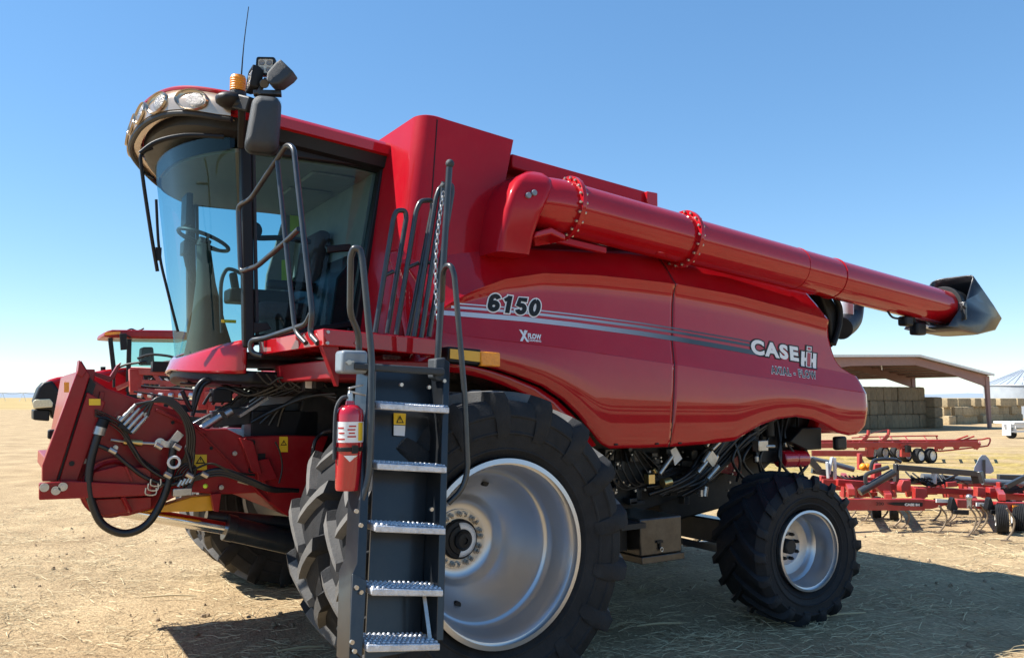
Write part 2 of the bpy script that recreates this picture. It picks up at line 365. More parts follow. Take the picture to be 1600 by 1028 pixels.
# loose straw lying on the yard: too many to count
def strawmat():
    m = mat('loose straw', (.45, .34, .17), .8); n = m.node_tree.nodes; l = m.node_tree.links
    g = n.new('ShaderNodeNewGeometry'); c = n.new('ShaderNodeValToRGB'); l.new(g.outputs['Random Per Island'], c.inputs[0])
    c.color_ramp.elements[0].color = (.26, .18, .09, 1); c.color_ramp.elements[1].color = (.66, .55, .33, 1)
    l.new(c.outputs[0], n['Principled BSDF'].inputs['Base Color']); return m
M['straw'] = strawmat()
sm = MB(); rs = random.Random(3)
def stalk(x, y, L, wd, z0=None):
    a = rs.uniform(0, math.pi); 
    if rs.random() < .5: a = rs.gauss(-.55, .5)
    b = a+rs.gauss(0, .25); t = abs(rs.gauss(0, .16)); z = terrain(x, y)+.004+rs.random()*.012 if z0 is None else z0
    d1 = Vector((math.cos(a), math.sin(a), 0)); d2 = Vector((math.cos(b), math.sin(b), 0)); s1 = Vector((-d1.y, d1.x, 0))*wd
    p = Vector((x, y, z)); q = p+d1*L*.5+Vector((0, 0, t*L*.5)); r = q+d2*L*.5+Vector((0, 0, (t-.2*rs.random())*L*.5)); r.z = max(r.z, z)
    hh = Vector((0, 0, wd*.9))
    vs = []
    for c in (p, q, r): vs += [c-s1, c+hh, c+s1]
    sm.add(vs, [(0, 1, 4, 3), (1, 2, 5, 4), (3, 4, 7, 6), (4, 5, 8, 7)])
for i in range(30000):
    r = 1.6+15*rs.random()**1.25; a = YAW+R(rs.uniform(-50, 50))
    x = CAM.x+r*math.sin(a); y = CAM.y+r*math.cos(a)
    if noise.noise((x*.9, y*.9, 7)) < -.12 and rs.random() < .6: continue
    L = rs.choice((.03, .05, .08, .12, .2))*rs.uniform(.7, 1.3); stalk(x, y, L, rs.uniform(.0010, .0026)*(1+r*.05))
for i in range(260):        # small drifts of chaff
    r = 2.2+11*rs.random(); a = YAW+R(rs.uniform(-48, 48)); cx = CAM.x+r*math.sin(a); cy = CAM.y+r*math.cos(a); sp_ = rs.uniform(.08, .3)
    for j in range(rs.randint(25, 70)): stalk(rs.gauss(cx, sp_), rs.gauss(cy, sp_*.6), rs.uniform(.03, .13), rs.uniform(.001, .0022)*(1+r*.05))
setting(sm.build('loose_straw', 'straw', smooth=0, recalc=False), 'stuff')
cm_ = MB(); rc = random.Random(12)
for i in range(2600):
    r = 2.0+12*rc.random()**1.2; a = YAW+R(rc.uniform(-50, 50)); x = CAM.x+r*math.sin(a); y = CAM.y+r*math.cos(a)
    if noise.noise((x*.7, y*.7, 3)) < -.05: continue
    q = rc.choice((.006, .009, .012, .018, .026))*rc.uniform(.7, 1.3); z = terrain(x, y)
    vs = [Vector((x, y, z))+Vector((rc.uniform(.6, 1)*q*math.cos(k*1.05+i), rc.uniform(.6, 1)*q*math.sin(k*1.05+i), 0)) for k in range(6)]+[Vector((x, y, z))+Vector((rc.uniform(.3, .7)*q*math.cos(k*2.1+i), rc.uniform(.3, .7)*q*math.sin(k*2.1+i), q*rc.uniform(.5, .9))) for k in range(3)]
    cm_.add(vs, [(0, 1, 6), (1, 2, 7, 6), (2, 3, 7), (3, 4, 8, 7), (4, 5, 8), (5, 0, 6, 8), (6, 7, 8)])
M['clod'] = mat('dirt clods', (.27, .20, .13), .95, 0, 0, .3, 30, spec=.1)
setting(cm_.build('dirt_clods', 'clod', smooth=0, recalc=False), 'stuff')
# a few bigger stalks that stand out
GS = 'single pale stalks lying on the dirt'
for (px, py, L, lab) in ((1310, 962, .62, 'long pale stalk lying at the foot of the rear tyre'), (800//3.0, 932, .5, 'bent pale stalk lying on open dirt left of the combine shadow'), (470, 1014, .35, 'thin pale stalk lying in the dark shadow before the front tyres'), (1033, 976, .4, 'pale stalk lying in shade right of the big front tyre')):
    k = MB(); p = A(px, py, z=.02); a = R(rs.uniform(-12, 12)); d = Vector((math.cos(a-.35), math.sin(a-.35), .0))
    k.tube([p-d*L/2, p+Vector((0, .02, .01)), p+d*L/2+Vector((0, .03, .0))], [.006, .009, .005], 7, 4)
    tag(k.build('straw_stalk', 'straw'), lab, 'straw stalk', GS)

# far hills
hm = MB(); r1 = []; r2 = []
for i in range(121):
    a = YAW+R(lerp(-60, 60, i/120)); x = CAM.x+6500*math.sin(a); y = CAM.y+6500*math.cos(a)
    h = 14+16*noise.noise((i*.12, 0, 3))+10*noise.noise((i*.5, 0, 3)); h += 34*sstep(YAW+.1, YAW-.5, a) if False else 0
    r1.append(Vector((x, y, -2))); r2.append(Vector((x+900*math.sin(a), y+900*math.cos(a), max(4, h+20))))
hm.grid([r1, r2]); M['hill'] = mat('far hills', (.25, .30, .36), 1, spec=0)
setting(hm.build('hills', 'hill', smooth=60))

# ================================================================== THE COMBINE
YC = 2.55
T = root('combine_harvester', 'large glossy red combine harvester with dual front wheels and ladder, filling the foreground', 'combine harvester', (0, YC, 0))
def mir(p): return Vector((p.x, 2*YC-p.y, p.z))

# ---------------- wheels
def tyre(name, c, Rr, Wd, rimR, nl, lugh, m, parent, sag=0.004, lw=.058, sweep=.30, hand=1):
    t = MB(); n = 96; ca = Rr-lugh; h = Wd/2; wr = (ca-rimR)*(.66 if Rr > .9 else .40)
    prof = [(rimR+.0, -h*.80), (rimR+.025, -h*.88), (rimR+.045, -h*.93), (rimR+.050, -h*.955), (rimR+.058, -h*.955), (rimR+.063, -h*.94), (lerp(rimR, ca, .40), -h*1.0), (lerp(rimR, ca, .42), -h*1.03), (lerp(rimR, ca, .45), -h*1.03), (lerp(rimR, ca, .47), -h*1.01), (lerp(rimR, ca, .70), -h*1.015), (lerp(rimR, ca, .72), -h*1.04), (lerp(rimR, ca, .75), -h*1.04), (lerp(rimR, ca, .77), -h*1.02), (lerp(rimR, ca, .90), -h*.97), (ca, -h*.86), (ca+.008, -h*.4), (ca+.012, 0)]
    prof = prof+[(r, -a) for r, a in prof[-2::-1]]
    t.loft([[Vector((c[0]+r*math.cos(2*math.pi*i/n), c[1]+a, c[2]+r*math.sin(2*math.pi*i/n))) for i in range(n)] for r, a in prof], False)
    for side in (-1, 1):
        for k in range(nl):
            th0 = 2*math.pi*(k+(.5 if side > 0 else 0))/nl; rings = []
            for (s_, rt, ro, wk) in ((-.10, ca-.01, Rr-.004, .8), (.08, ca-.01, Rr, .95), (.4, ca-.015, Rr, 1.05), (.75, ca-.02, Rr-.004, 1.25), (.98, ca-.03, Rr-.014, 1.5), (1.06, ca-.075, Rr-lugh*.95, 1.5), (1.085, ca-wr*.55, ca-wr*.36, 1.4), (1.085, ca-wr*.85, ca-wr*.55, 1.3), (1.03, ca-wr, ca-wr*.85, 1.0)):
                y = side*h*s_; th = th0+hand*(sweep*s_**.9 if s_ > 0 else sweep*s_); hw = lw*wk/2/Rr
                P = []
                for (rr, e) in ((rt, -1.35), (ro, -.8), (ro, .8), (rt, 1.35)):
                    q = th+e*hw; yy = y if (rr == ro or s_ < .97) else y*.97
                    P.append(Vector((c[0]+rr*math.cos(q), c[1]+yy, c[2]+rr*math.sin(q))))
                rings.append(P)
            t.loft(rings)
    for v in t.v: v.z = max(v.z, sag)
    ob = t.build(name, m, parent, origin=c, smooth=32)
    if m == 'rubber' and Rr > .9:
        ob.data.materials.append(M['treadrubber'])
        for p in ob.data.polygons:
            q = p.center; p.material_index = int(abs(q.y) < h*.93 and math.hypot(q.x, q.z) > ca+.02)
    return ob
def front_wheel(cy, deep, detail):
    c = Vector((0, cy, .93)); o = c.y-.265        # outer rim plane
    s_ = -1
    rim = MB()
    if deep: prof = [(.530, -.004), (.5585, 0), (.5585, .018), (.545, .026), (.520, .030), (.505, .05), (.492, .10), (.484, .20), (.474, .243), (.464, .254), (.456, .256), (.450, .262), (.43, .31), (.395, .40), (.345, .485), (.305, .52), (.285, .54), (.262, .580), (.235, .597), (.20, .60), (.0, .60)]
    else: prof = [(.530, -.004), (.5585, 0), (.5585, .018), (.52, .030), (.49, .08), (.47, .2), (.44, .26), (.40, .30), (.30, .28), (.2, .25), (0, .25)]
    rim.lathe(prof, (0, o, .93), (0, 1, 0), 96)
    back_ = [(.505, .05), (.52, .5), (.5585, .53)]
    rim.lathe(back_, (0, o, .93), (0, 1, 0), 64)
    wh = rim.build('front_wheel', 'rim', T, origin=c, smooth=40, recalc=False)
    tyre('tyre', c, .97, .53, .5585, 17, .062, 'rubber', wh, lw=.068, sweep=.23, hand=-1)
    if detail:
        hb = MB(); hy = o+.60
        hb.lathe([(.128, .0), (.128, -.035), (.120, -.045), (.095, -.05), (.09, -.062), (.062, -.066), (.06, -.085), (.045, -.10), (.022, -.102), (.02, -.09), (0, -.09)], (0, hy, .93), (0, 1, 0), 48)
        hb.build('hub', 'black', wh, origin=c)
        arc = MB(); ri = []; ro = []
        for i in range(25):
            a = R(lerp(100, -100, i/24)); ro.append(Vector((.110*math.cos(a), hy-.0515, .93+.110*math.sin(a)))); ri.append(Vector((.070*math.cos(a), hy-.068, .93+.070*math.sin(a))))
        arc.grid([ro, ri]); arc.build('hub_decal', 'decalwhite', wh, origin=c, solid=.002)
        pl = MB(); pl.lathe([(.130, -.002), (.130, -.012), (.192, -.012), (.194, -.004), (.194, 0)], (0, hy, .93), (0, 1, 0), 64); pl.build('bolt_ring', 'steel', wh, origin=c)
        nb = MB(); nb.cyl((0, 0, 0), (0, -.012, 0), .021, n=16); nb.cyl((0, -.012, 0), (0, -.040, 0), .0165, n=6); nb.cyl((0, -.04, 0), (0, -.052, 0), .010, n=8)
        first = None
        for i in range(10):
            for d in (-.115, .115):
                a = 2*math.pi*(i+.25)/10+d; loc = Vector((.162*math.cos(a), hy-.012-c.y, .162*math.sin(a)))
                if first is None:
                    first = nb.build('wheel_nut', 'steel', None, origin=(0, 0, 0)); first.parent = wh; first.location = loc
                else:
                    k = first.copy(); col.objects.link(k); k.parent = wh; k.location = loc
        hh = MB()
        for a in (R(-105), R(75), R(165)): hh.cyl((.385*math.cos(a), o+.405, .93+.385*math.sin(a)), (.385*math.cos(a), o+.44, .93+.385*math.sin(a)), .022, n=16)
        hh.build('wheel_hole', 'black', wh, origin=c)
    return wh
front_wheel(.267, True, True); front_wheel(.94, False, False)
for yy in (2*YC-.94, 2*YC-.267):
    front_wheel(yy, False, False)
# rear steering wheels, toed a few degrees
def rear_wheel(c, psi, detail):
    c = Vector(c); rim = MB(); o = -.255; rr = .33
    prof = [(.312, -.004), (rr, 0), (rr, .014), (.318, .022), (.300, .026), (.292, .05), (.286, .14), (.284, .20), (.262, .215), (.255, .23), (.235, .255), (.16, .27), (.155, .262), (0, .262)]
    rim.lathe(prof, (c.x, c.y+o, c.z), (0, 1, 0), 72); rim.lathe([(.30, .05), (.31, .48), (rr, .51)], (c.x, c.y+o, c.z), (0, 1, 0), 48)
    wh = rim.build('rear_wheel', 'rim', T, origin=c, smooth=40, recalc=False)
    tyre('tyre', c, .625, .52, rr, 18, .045, 'rubber2', wh, sag=-10, lw=.05, sweep=.36, hand=1)
    if detail:
        hb = MB(); hb.lathe([(.062, 0), (.062, -.05), (.052, -.058), (0, -.058)], (c.x, c.y+o+.262, c.z), (0, 1, 0), 24); hb.build('hub', 'dark', wh, origin=c)
        nb = MB(); nb.cyl((0, 0, 0), (0, -.03, 0), .016, n=6); nb.cyl((0, -.03, 0), (0, -.042, 0), .010, n=8); first = None
        for i in range(8):
            a = 2*math.pi*(i+.4)/8; loc = Vector((.108*math.cos(a), o+.262, .108*math.sin(a)))
            if first is None: first = nb.build('wheel_nut', 'dark', None, origin=(0, 0, 0)); first.parent = wh; first.location = loc
            else:
                k = first.copy(); col.objects.link(k); k.parent = wh; k.location = loc
    wh.rotation_euler = (0, 0, psi); return wh
rw = rear_wheel((3.15+.02, .30+.255, .59), R(-5), True)
rear_wheel((3.15+.02, 2*YC-.555, .59), R(-5), False)

# ---------------- side panels
ROW = [
 ([(600, 392), (630, 388), (700, 383), (760, 381), (850, 386), (930, 390), (980, 391), (1020, 395), (1058, 402), (1130, 416), (1200, 434), (1285, 455), (1300, 460)], .98),
 ([(600, 600), (640, 540), (690, 484), (702, 474), (740, 454), (790, 436), (850, 427), (930, 430), (1000, 437), (1058, 444), (1150, 461), (1250, 487), (1297, 500), (1320, 507)], .765),
 ([(600, 610), (640, 552), (690, 493.5), (740, 497.5), (820, 504), (900, 513), (1000, 526), (1058, 535), (1150, 551), (1230, 566), (1300, 580), (1345, 589), (1370, 594)], .775),
 ([(600, 620), (640, 572), (690, 519), (740, 527), (871, 543), (1000, 562), (1050, 569), (1150, 584), (1272, 602), (1352, 614), (1380, 618)], .72),
 ([(600, 640), (640, 590), (690, 565), (735, 570), (770, 578), (800, 588), (840, 604), (870, 624), (895, 648), (915, 673), (930, 692), (945, 700), (1000, 699), (1043, 697), (1100, 693), (1140, 688), (1160, 676), (1180, 664), (1205, 655), (1235, 651), (1260, 655), (1280, 664), (1300, 676), (1318, 680), (1340, 677), (1380, 672)], .79)]
RW = []
for pts, y in ROW:
    q = [A(px, py, y=y) for px, py in pts]; RW.append(([p.x for p in q], [p.z for p in q]))
def rowz(k, x): return interp(x, *RW[k])
PROF = ([0, .12, .3, .55, .8, .96, 1.0, 1.03, 1.10, 1.20, 1.34, 1.5, 1.75, 1.98, 2.0, 2.03, 2.5, 2.97, 3.0, 3.05, 3.2, 3.4, 3.6, 3.75, 3.86, 3.94, 4.0],
        [1.02, .965, .925, .865, .812, .776, .765, .768, .778, .786, .789, .787, .781, .775, .772, .771, .747, .723, .719, .717, .712, .7075, .7075, .709, .713, .720, .735])
def pan_f(x, z):
    zs = [rowz(k, x) for k in range(5)]
    if z >= zs[0]: return 0
    for k in range(4):
        if z >= zs[k+1]: return k+(zs[k]-z)/max(1e-5, zs[k]-zs[k+1])
    return 4
def pan_end(x): return 2.5*max(0, x-4.53)**2+.25*max(0, -.15-x)**2
def pan_y(x, z): return interp(pan_f(x, z), *PROF)+pan_end(x)
def edge(pts):
    q = [(f, A(px, py, y=.75).x) for f, px, py in pts]; return [a for a, b in q], [b for a, b in q]
EL = edge([(0, 632, 388), (1, 640, 470), (2, 640, 520), (3, 640, 550), (4, 640, 590)])
ESEAM = edge([(0, 1058, 402), (1, 1058, 444), (2, 1053.5, 535), (3, 1050, 569), (4, 1043, 697)])
ER = edge([(0, 1285, 455), (1, 1297, 500), (1.35, 1300, 530), (1.6, 1305, 551), (1.75, 1309, 562), (1.87, 1316, 573), (1.94, 1324, 580), (2, 1341, 587), (3, 1352, 614), (3.4, 1351, 640), (3.8, 1346, 668), (4, 1336, 677)])
def panel(e0, e1, d0, d1, nm, n):
    rows = []
    fs = []
    for i in range(len(PROF[0])-1):
        a, b = PROF[0][i], PROF[0][i+1]; kk = 3 if b-a > .1 else 2
        fs += [lerp(a, b, j/kk) for j in range(kk)]
    fs.append(4)
    for f in fs:
        k = min(3, int(f)); t = f-k; row = []
        for i in range(n+1):
            x = lerp(interp(f, *e0)+d0, interp(f, *e1)+d1, i/n); z = lerp(rowz(k, x), rowz(k+1, x), t)
            row.append(Vector((x, interp(f, *PROF)+pan_end(x), z)))
        rows.append(row)
    m_ = MB(); m_.grid([r[::-1] for r in rows]); ob = m_.build(nm, 'red', T, smooth=14, recalc=False, solid=.035)
    mm = MB(); mm.grid([[mir(p) for p in r] for r in rows]); mm.build(nm, 'red', T, smooth=14, recalc=False, solid=.035)
    return ob
panel(EL, ESEAM, 0, -.006, 'side_panel', 90)
panel(ESEAM, ER, .006, 0, 'rear_side_panel', 80)
gp = MB(); rr = []
for i in range(41):
    f = lerp(0, 4, i/40); kk = min(3, int(f)); x = interp(f, *ESEAM); z = lerp(rowz(kk, x), rowz(kk+1, x), f-kk); rr.append(Vector((x, interp(f, *PROF)+.008, z)))
gp.tube(rr, .0085, 6); gp.build('panel_gap', 'decalblack', T)
for px, py in ((1024, 693), (1060, 692), (960, 694)):
    q = A(px, py, y=.74); lt = MB(); lt.box((q.x, pan_y(q.x, q.z)-.003, q.z), (.035, .012, .014)); lt.build('panel_latch', 'black', T, bevel=.003)
# arch lip over the front wheels
ARCH = [(690, 565), (735, 570), (770, 578), (800, 588), (840, 604), (870, 624), (895, 648), (915, 673), (930, 694)]
fl = MB(); o1 = [A(px, py, y=.79) for px, py in ARCH]; o2 = [A(px-15-i*.5, py+9, y=.83) for i, (px, py) in enumerate(ARCH)]; o3 = [p+Vector((-.01, .30, -.0)) for p in o2]
fl.grid([o1, o2, o3]); fl.build('wheel_arch_lip', 'red', T, solid=.02)

def decal_text(body, p0, p1, hpx, m, bold=0, shear=0, lift=.004, name='lettering', spacing=1.0, widen=None):
    a = A(*p0, y=.75); b = A(*p1, y=.75); top = A(p0[0], p0[1]-hpx, y=.75); H = top.z-a.z
    vs, fs = text_mesh(body, bold, shear, spacing); rv, _ = text_mesh(body, 0, shear, spacing); x0 = min(v[0] for v in rv); x1 = max(v[0] for v in rv); y1 = max(v[1] for v in rv); y0 = min(v[1] for v in rv)
    k = MB(); V = []
    for u, v in vs:
        t = (u-x0)/(x1-x0); x = lerp(a.x, b.x, t); z = lerp(a.z, b.z, t)+H*(v-y0)/(y1-y0); V.append(Vector((x, pan_y(x, z)-lift, z)))
    k.add(V, fs); return k.build(name, m, T, smooth=0, recalc=False)
def decal_poly(polys, m, name, lift=.004, sub=True):
    k = MB()
    for P in polys:
        uv, fs = slice_uv(P, [tuple(range(len(P)))], 10, 16); V = []
        for px, py in uv:
            q = A(px, py, y=.75); V.append(Vector((q.x, pan_y(q.x, q.z)-lift, q.z)))
        k.add(V, fs)
    return k.build(name, m, T, smooth=0, recalc=False)
# stripes
def stripe(f_top, f_bot, px0, px1, name):
    k = MB(); r1 = []; r2 = []; n = 80
    for i in range(n+1):
        px = lerp(px0, px1, i/n); py = interp(px, [p[0] for p in ROW[2][0]], [p[1] for p in ROW[2][0]])
        for r_, off in ((r1, f_top), (r2, f_bot)):
            q = A(px, py+off, y=.775); r_.append(Vector((q.x, pan_y(q.x, q.z)-.003, q.z)))
    k.grid([r1, r2]); k.build(name, 'stripe', T, smooth=30, recalc=False)
stripe(-22.5, -20.5, 718, 1178, 'pinstripe'); stripe(-17.5, -13.5, 706, 1180, 'pinstripe'); stripe(-9, -1.5, 690, 1184, 'pinstripe')
def digit_path(d):      # centre lines of heavy block digits in a 0.66 x 1 box
    def arc(cx, cy, rx, ry, a0, a1, n=14): return [(cx+rx*math.cos(R(lerp(a0, a1, i/n))), cy+ry*math.sin(R(lerp(a0, a1, i/n)))) for i in range(n+1)]
    if d == '0': return [arc(.33, .5, .205, .375, 90, 450, 28)]
    if d == '1': return [[(.10, .70), (.30, .87), (.30, .86)], [(.36, .99), (.36, .01)]]
    if d == '6': return [arc(.33, .66, .20, .215, 20, 180, 10)+[(.13, .5)]+arc(.33, .32, .20, .195, 180, 540, 24)]
    if d == '5': return [[(.58, .87), (.17, .87), (.13, .50)]+arc(.32, .34, .20, .21, 120, -165, 20)]
def digits(body, p0, p1, hpx, grow, m, name, lift):
    a = A(*p0, y=.75); b = A(*p1, y=.75); H = A(p0[0], p0[1]-hpx, y=.75).z-a.z; n = len(body); k = MB(); e = 0
    def pt(u, v): # u 0..n
        t = (u+.30*(v-.5))/n; x = lerp(a.x, b.x, t); z = lerp(a.z, b.z, t)+H*v; return x, z
    for i, ch in enumerate(body):
        for pth in digit_path(ch):
            P = [Vector((q[0], q[1])) for q in pth]; wd = .125 if ch != '1' or len(P) == 2 else .10
            L_, R_ = [], []
            for j, q in enumerate(P):
                d = (P[min(j+1, len(P)-1)]-P[max(j-1, 0)]).normalized(); nn = Vector((-d.y, d.x)); ext = Vector((0, 0))
                if j == 0: ext = -d*grow
                if j == len(P)-1: ext = d*grow
                L_.append(q+ext+nn*(wd+grow)); R_.append(q+ext-nn*(wd+grow))
            for j in range(len(P)-1):
                e += 1; V = []
                for q in (L_[j], R_[j], R_[j+1], L_[j+1]):
                    x, z = pt(i+.06+q.x*1.32, q.y); V.append(Vector((x, pan_y(x, z)-lift-.00002*e, z)))
                k.poly(V)
    k.build(name, m, T, smooth=0, recalc=False)
digits('6150', (765, 485.5), (849, 495.5), 29, .07, 'decalwhite', 'number_outline', .004)
digits('6150', (765, 485.5), (849, 495.5), 29, 0, 'decalblack', 'model_number', .0070)
decal_text('CASE', (1178.5, 551.5), (1250, 563.4), 21, 'decalblack', .12, .0, .003, 'lettering_outline', 1.2)
decal_text('CASE', (1178.5, 551.5), (1250, 563.4), 21, 'decalwhite', .05, .0, .005, 'maker_lettering', 1.2)
def IH(x, y): # badge local 0..1 -> pixels (slightly slanted letters)
    return (1255+x*23.5+(1-y)*0+y*2.2-1, 571.5+x*4.2-y*27)
decal_poly([[IH(-.09, -.07), IH(1.09, -.07), IH(1.09, .93), IH(.75, .93), IH(.75, 1.27), IH(.25, 1.27), IH(.25, .93), IH(-.09, .93)]], 'decalblack', 'badge_outline', .0035)
decal_poly([[IH(0, 0), IH(.22, 0), IH(.22, .32), IH(.34, .32), IH(.34, .52), IH(.22, .52), IH(.22, .86), IH(0, .86)],
            [IH(.78, 0), IH(1, 0), IH(1, .86), IH(.78, .86), IH(.78, .52), IH(.66, .52), IH(.66, .32), IH(.78, .32)],
            [IH(.32, 0), IH(.68, 0), IH(.68, .88), IH(.32, .88)], [IH(.34, .95), IH(.66, .95), IH(.66, 1.2), IH(.34, 1.2)]], 'decalwhite', 'maker_badge', .006)
decal_poly([[IH(.39, .04), IH(.61, .04), IH(.61, .84), IH(.39, .84)], [IH(.40, 1.0), IH(.60, 1.0), IH(.60, 1.15), IH(.40, 1.15)]], 'red', 'badge_centre', .008)
decal_text('AXIAL - FLOW', (1204, 583.2), (1275, 592), 11.5, 'decalwhite', .075, .16, .003, 'lettering_outline', 1.28)
decal_text('AXIAL - FLOW', (1204, 583.2), (1275, 592), 11.5, 'decalblack', .016, .16, .0048, 'lettering', 1.28)
decal_text('X', (811, 532), (822.5, 533.5), 16, 'decalwhite', .05, .1, .005, 'lettering')
decal_poly([[(817, 519), (820.5, 515), (822.5, 520)]], 'decalwhite', 'arrow_mark', .005)
decal_text('FLOW', (823, 528.5), (844, 530.5), 7.5, 'decalwhite', .05, .2, .005, 'lettering')
decal_text('CLEANING', (822.5, 533), (842.5, 535), 3.2, 'decalwhite', .03, .0, .005, 'lettering')

# ---------------- inner body mass under the panels
b = MB()
b.prism([(-.25, 1.15, 2.0), (1.15, 1.15, 1.95), (1.3, 1.15, 1.55), (2.4, 1.15, 1.5), (2.75, 1.15, 2.0), (3.95, 1.15, 2.0), (4.0, 1.15, 2.75), (2.0, 1.15, 2.95), (-.15, 1.15, 2.8)], (0, 2*(YC-1.15), 0))
b.build('body_shell', 'dark', T, bevel=.01)
hd = MB()
top = [A(632, 388, y=1.02), A(700, 384, y=1.02), A(850, 387, y=1.02), A(980, 392, y=1.02), A(1058, 403, y=1.02), A(1200, 435, y=1.02), A(1283, 455, y=1.02)]
hd.grid([[p+Vector((0, 0, -.015)) for p in top], [mir(p)+Vector((0, 0, -.015)) for p in top]]); hd.build('deck_cover', 'tankred', T, solid=.02)
# ---------------- grain tank
P = [A(683, 187.5, y=.95), A(801, 228, y=.95), A(768, 382, y=.95), A(657, 384, y=.95)]
zt = P[0].z
def tank_ring(fr, z0, z1):
    return None
tk = MB()
x0t, x1t = P[0].x, P[1].x; x0b, x1b = P[3].x, P[2].x
rings = []
def tr(x0, x1, z0, z1, y0, cr):
    # plan outline with a rounded front corner on both sides
    r_ = []
    for i in range(9):
        a = R(180+90*i/8); r_.append((x0+cr+cr*math.cos(a), y0+cr+cr*math.sin(a)))
    r_.append((x1, y0)); r_.append((x1, 2*YC-y0))
    for i in range(9):
        a = R(90+90*i/8); r_.append((x0+cr+cr*math.cos(a), 2*YC-y0-cr+cr*math.sin(a)))
    return [Vector((x, y, lerp(z0, z1, (x-x0)/(x1-x0)))) for x, y in r_]
for k in range(7):
    t = k/6; z0 = lerp(2.05, P[0].z+.035, t); s_ = (z0-P[3].z)/(P[0].z-P[3].z)
    rings.append(tr(lerp(x0b, x0t, s_)-.13, lerp(x1b, x1t, s_), z0, z0-.07*max(0, s_), .95, .14))
rings.append(tr(x0t-.10, x1t-.012, P[0].z+.047, P[1].z+.03, .965, .13))
rings.append(tr(x0t-.05, x1t-.05, P[0].z+.050, P[1].z+.03, 1.01, .11))
tk.loft(rings); tk.build('grain_tank', 'tankred', T, smooth=40)
sl = MB(); sl.bar(P[0]+Vector((0, -.002, 0)), P[3]+Vector((.06, -.002, 0)), .006, .006); sl.build('tank_seam', 'decalblack', T)
# rear lower tank / saddle beam
sd = MB(); q = [A(800, 240, y=1.0), A(1022, 303, y=1.0), A(1005, 323, y=1.0), A(985, 318, y=1.0), A(800, 262, y=1.0)]
sd.prism(q, (0, .55, 0)); sd.build('saddle_beam', 'tankred', T, bevel=.012)
sb = MB(); q = A(1016, 312, y=.99); sb.box(q, (.12, .06, .12)); sb.build('beam_end_cap', 'red', T, bevel=.008)
tl = MB(); q = [A(795, 262, y=1.15), A(1000, 325, y=1.15), A(1060, 400, y=1.15), A(760, 385, y=1.15)]
tl.prism(q, (0, 2*(YC-1.15), 0)); tl.build('rear_tank', 'frame', T, bevel=.01)
# ---------------- unloading auger
YA = .80
a0 = A(868, 322, y=YA); a1 = A(1484, 484, y=YA-.05); ad = (a1-a0).normalized()
def along(px):
    # point on the tube axis seen at pixel column px
    lo_, hi_ = 0., 1.2
    for _ in range(40):
        m_ = (lo_+hi_)/2; p = a0+(a1-a0)*m_; v = p-CAM; x = 800+FPX*v.dot(RT)/v.dot(FW)
        if x < px: lo_ = m_
        else: hi_ = m_
    return a0+(a1-a0)*lo_
rt_ = .196
au = MB(); au.cyl(along(884), along(1066), rt_*1.05, n=48); au.build('unloading_auger', 'red', T, smooth=30)
au = MB(); au.cyl(along(1066), along(1240), rt_, n=48); au.build('auger_tube', 'red', T, smooth=30)
au = MB(); au.cyl(along(1240), along(1298), rt_*.985, n=48); au.build('auger_tube', 'red', T, smooth=30)
au = MB(); au.cyl(along(1298), a1, rt_*.965, n=48); au.build('auger_tube', 'red', T, smooth=30)
for px, k, r_ in ((884, 20, 1.10), (1066, 18, 1.08)):
    c = along(px); fl = MB(); fl.cyl(c-ad*.018, c+ad*.018, rt_*r_+.035, n=48); fo = fl.build('auger_flange', 'red', T, bevel=.004)
    bt = MB()
    for i in range(k):
        p = fl.ring(c, ad, rt_*r_+.018, k)[i]; bt.cyl(p-ad*.035, p+ad*.035, .011, n=6)
    bt.each('flange_bolt', 'steel', fo)
for px in (1240, 1298):
    c = along(px); k = MB(); k.cyl(c-ad*.008, c+ad*.008, rt_+.004, n=48); k.build('tube_band', 'red', T)
# elbow: a cast trunk rising beside the tank that turns into the tube
el = MB(); c1 = along(884); c0 = A(812, 318, y=YA+.06)
rings = []
for t, g in ((.12, .3), (.16, .70), (.26, .92), (.40, 1.02), (.6, 1.05), (.8, 1.06), (1.0, 1.06)):
    rings.append(el.ring(A(806, 312, y=YA+.05).lerp(c1, t), ad, rt_*g*1.02, 44))
el.loft(rings); el.build('auger_elbow', 'red', T, smooth=50)
eb = MB(); rings = []
for py, xl, xr, yy in ((392, 779, 832, .66), (360, 785, 838, .645), (325, 793, 850, .615), (298, 801, 862, .61), (282, 808, 868, .63), (272, 817, 866, .68), (267, 826, 856, .76)):
    p, q = A(xl, py, y=yy), A(xr, py, y=yy); r_ = []
    d_ = 1.18-yy; w_ = q.x-p.x; cr = min(.05, w_*.35)
    for cx, cy, a0_ in ((p.x+cr, yy+cr, 180), (q.x-cr*1.6, yy+cr, 270)):
        for i in range(7): a = R(a0_+90*i/6); r_.append(Vector((cx+cr*(1.6 if a0_ == 270 else 1)*math.cos(a), cy+cr*math.sin(a), p.z)))
    r_ += [Vector((q.x, 1.18, p.z)), Vector((p.x, 1.18, p.z))]; rings.append(r_)
eb.loft(rings); eb.build('elbow_trunk', 'tankred', T, smooth=50)
bk = MB(); bk.prism([A(835, 372, y=.66), A(838, 362, y=.66), A(862, 355, y=.66), A(884, 366, y=.66), A(884, 376, y=.66), A(862, 366, y=.66)], (0, .25, 0)); bk.build('elbow_bracket', 'red', T, bevel=.012)
pb = MB()
for px, py in ((827, 305), (836, 301)):
    p = A(px, py, y=.59); pb.cyl(p, p+Vector((0, .05, 0)), .022, n=18)
pb.each('elbow_plug', 'bucket', T, bevel=.004)
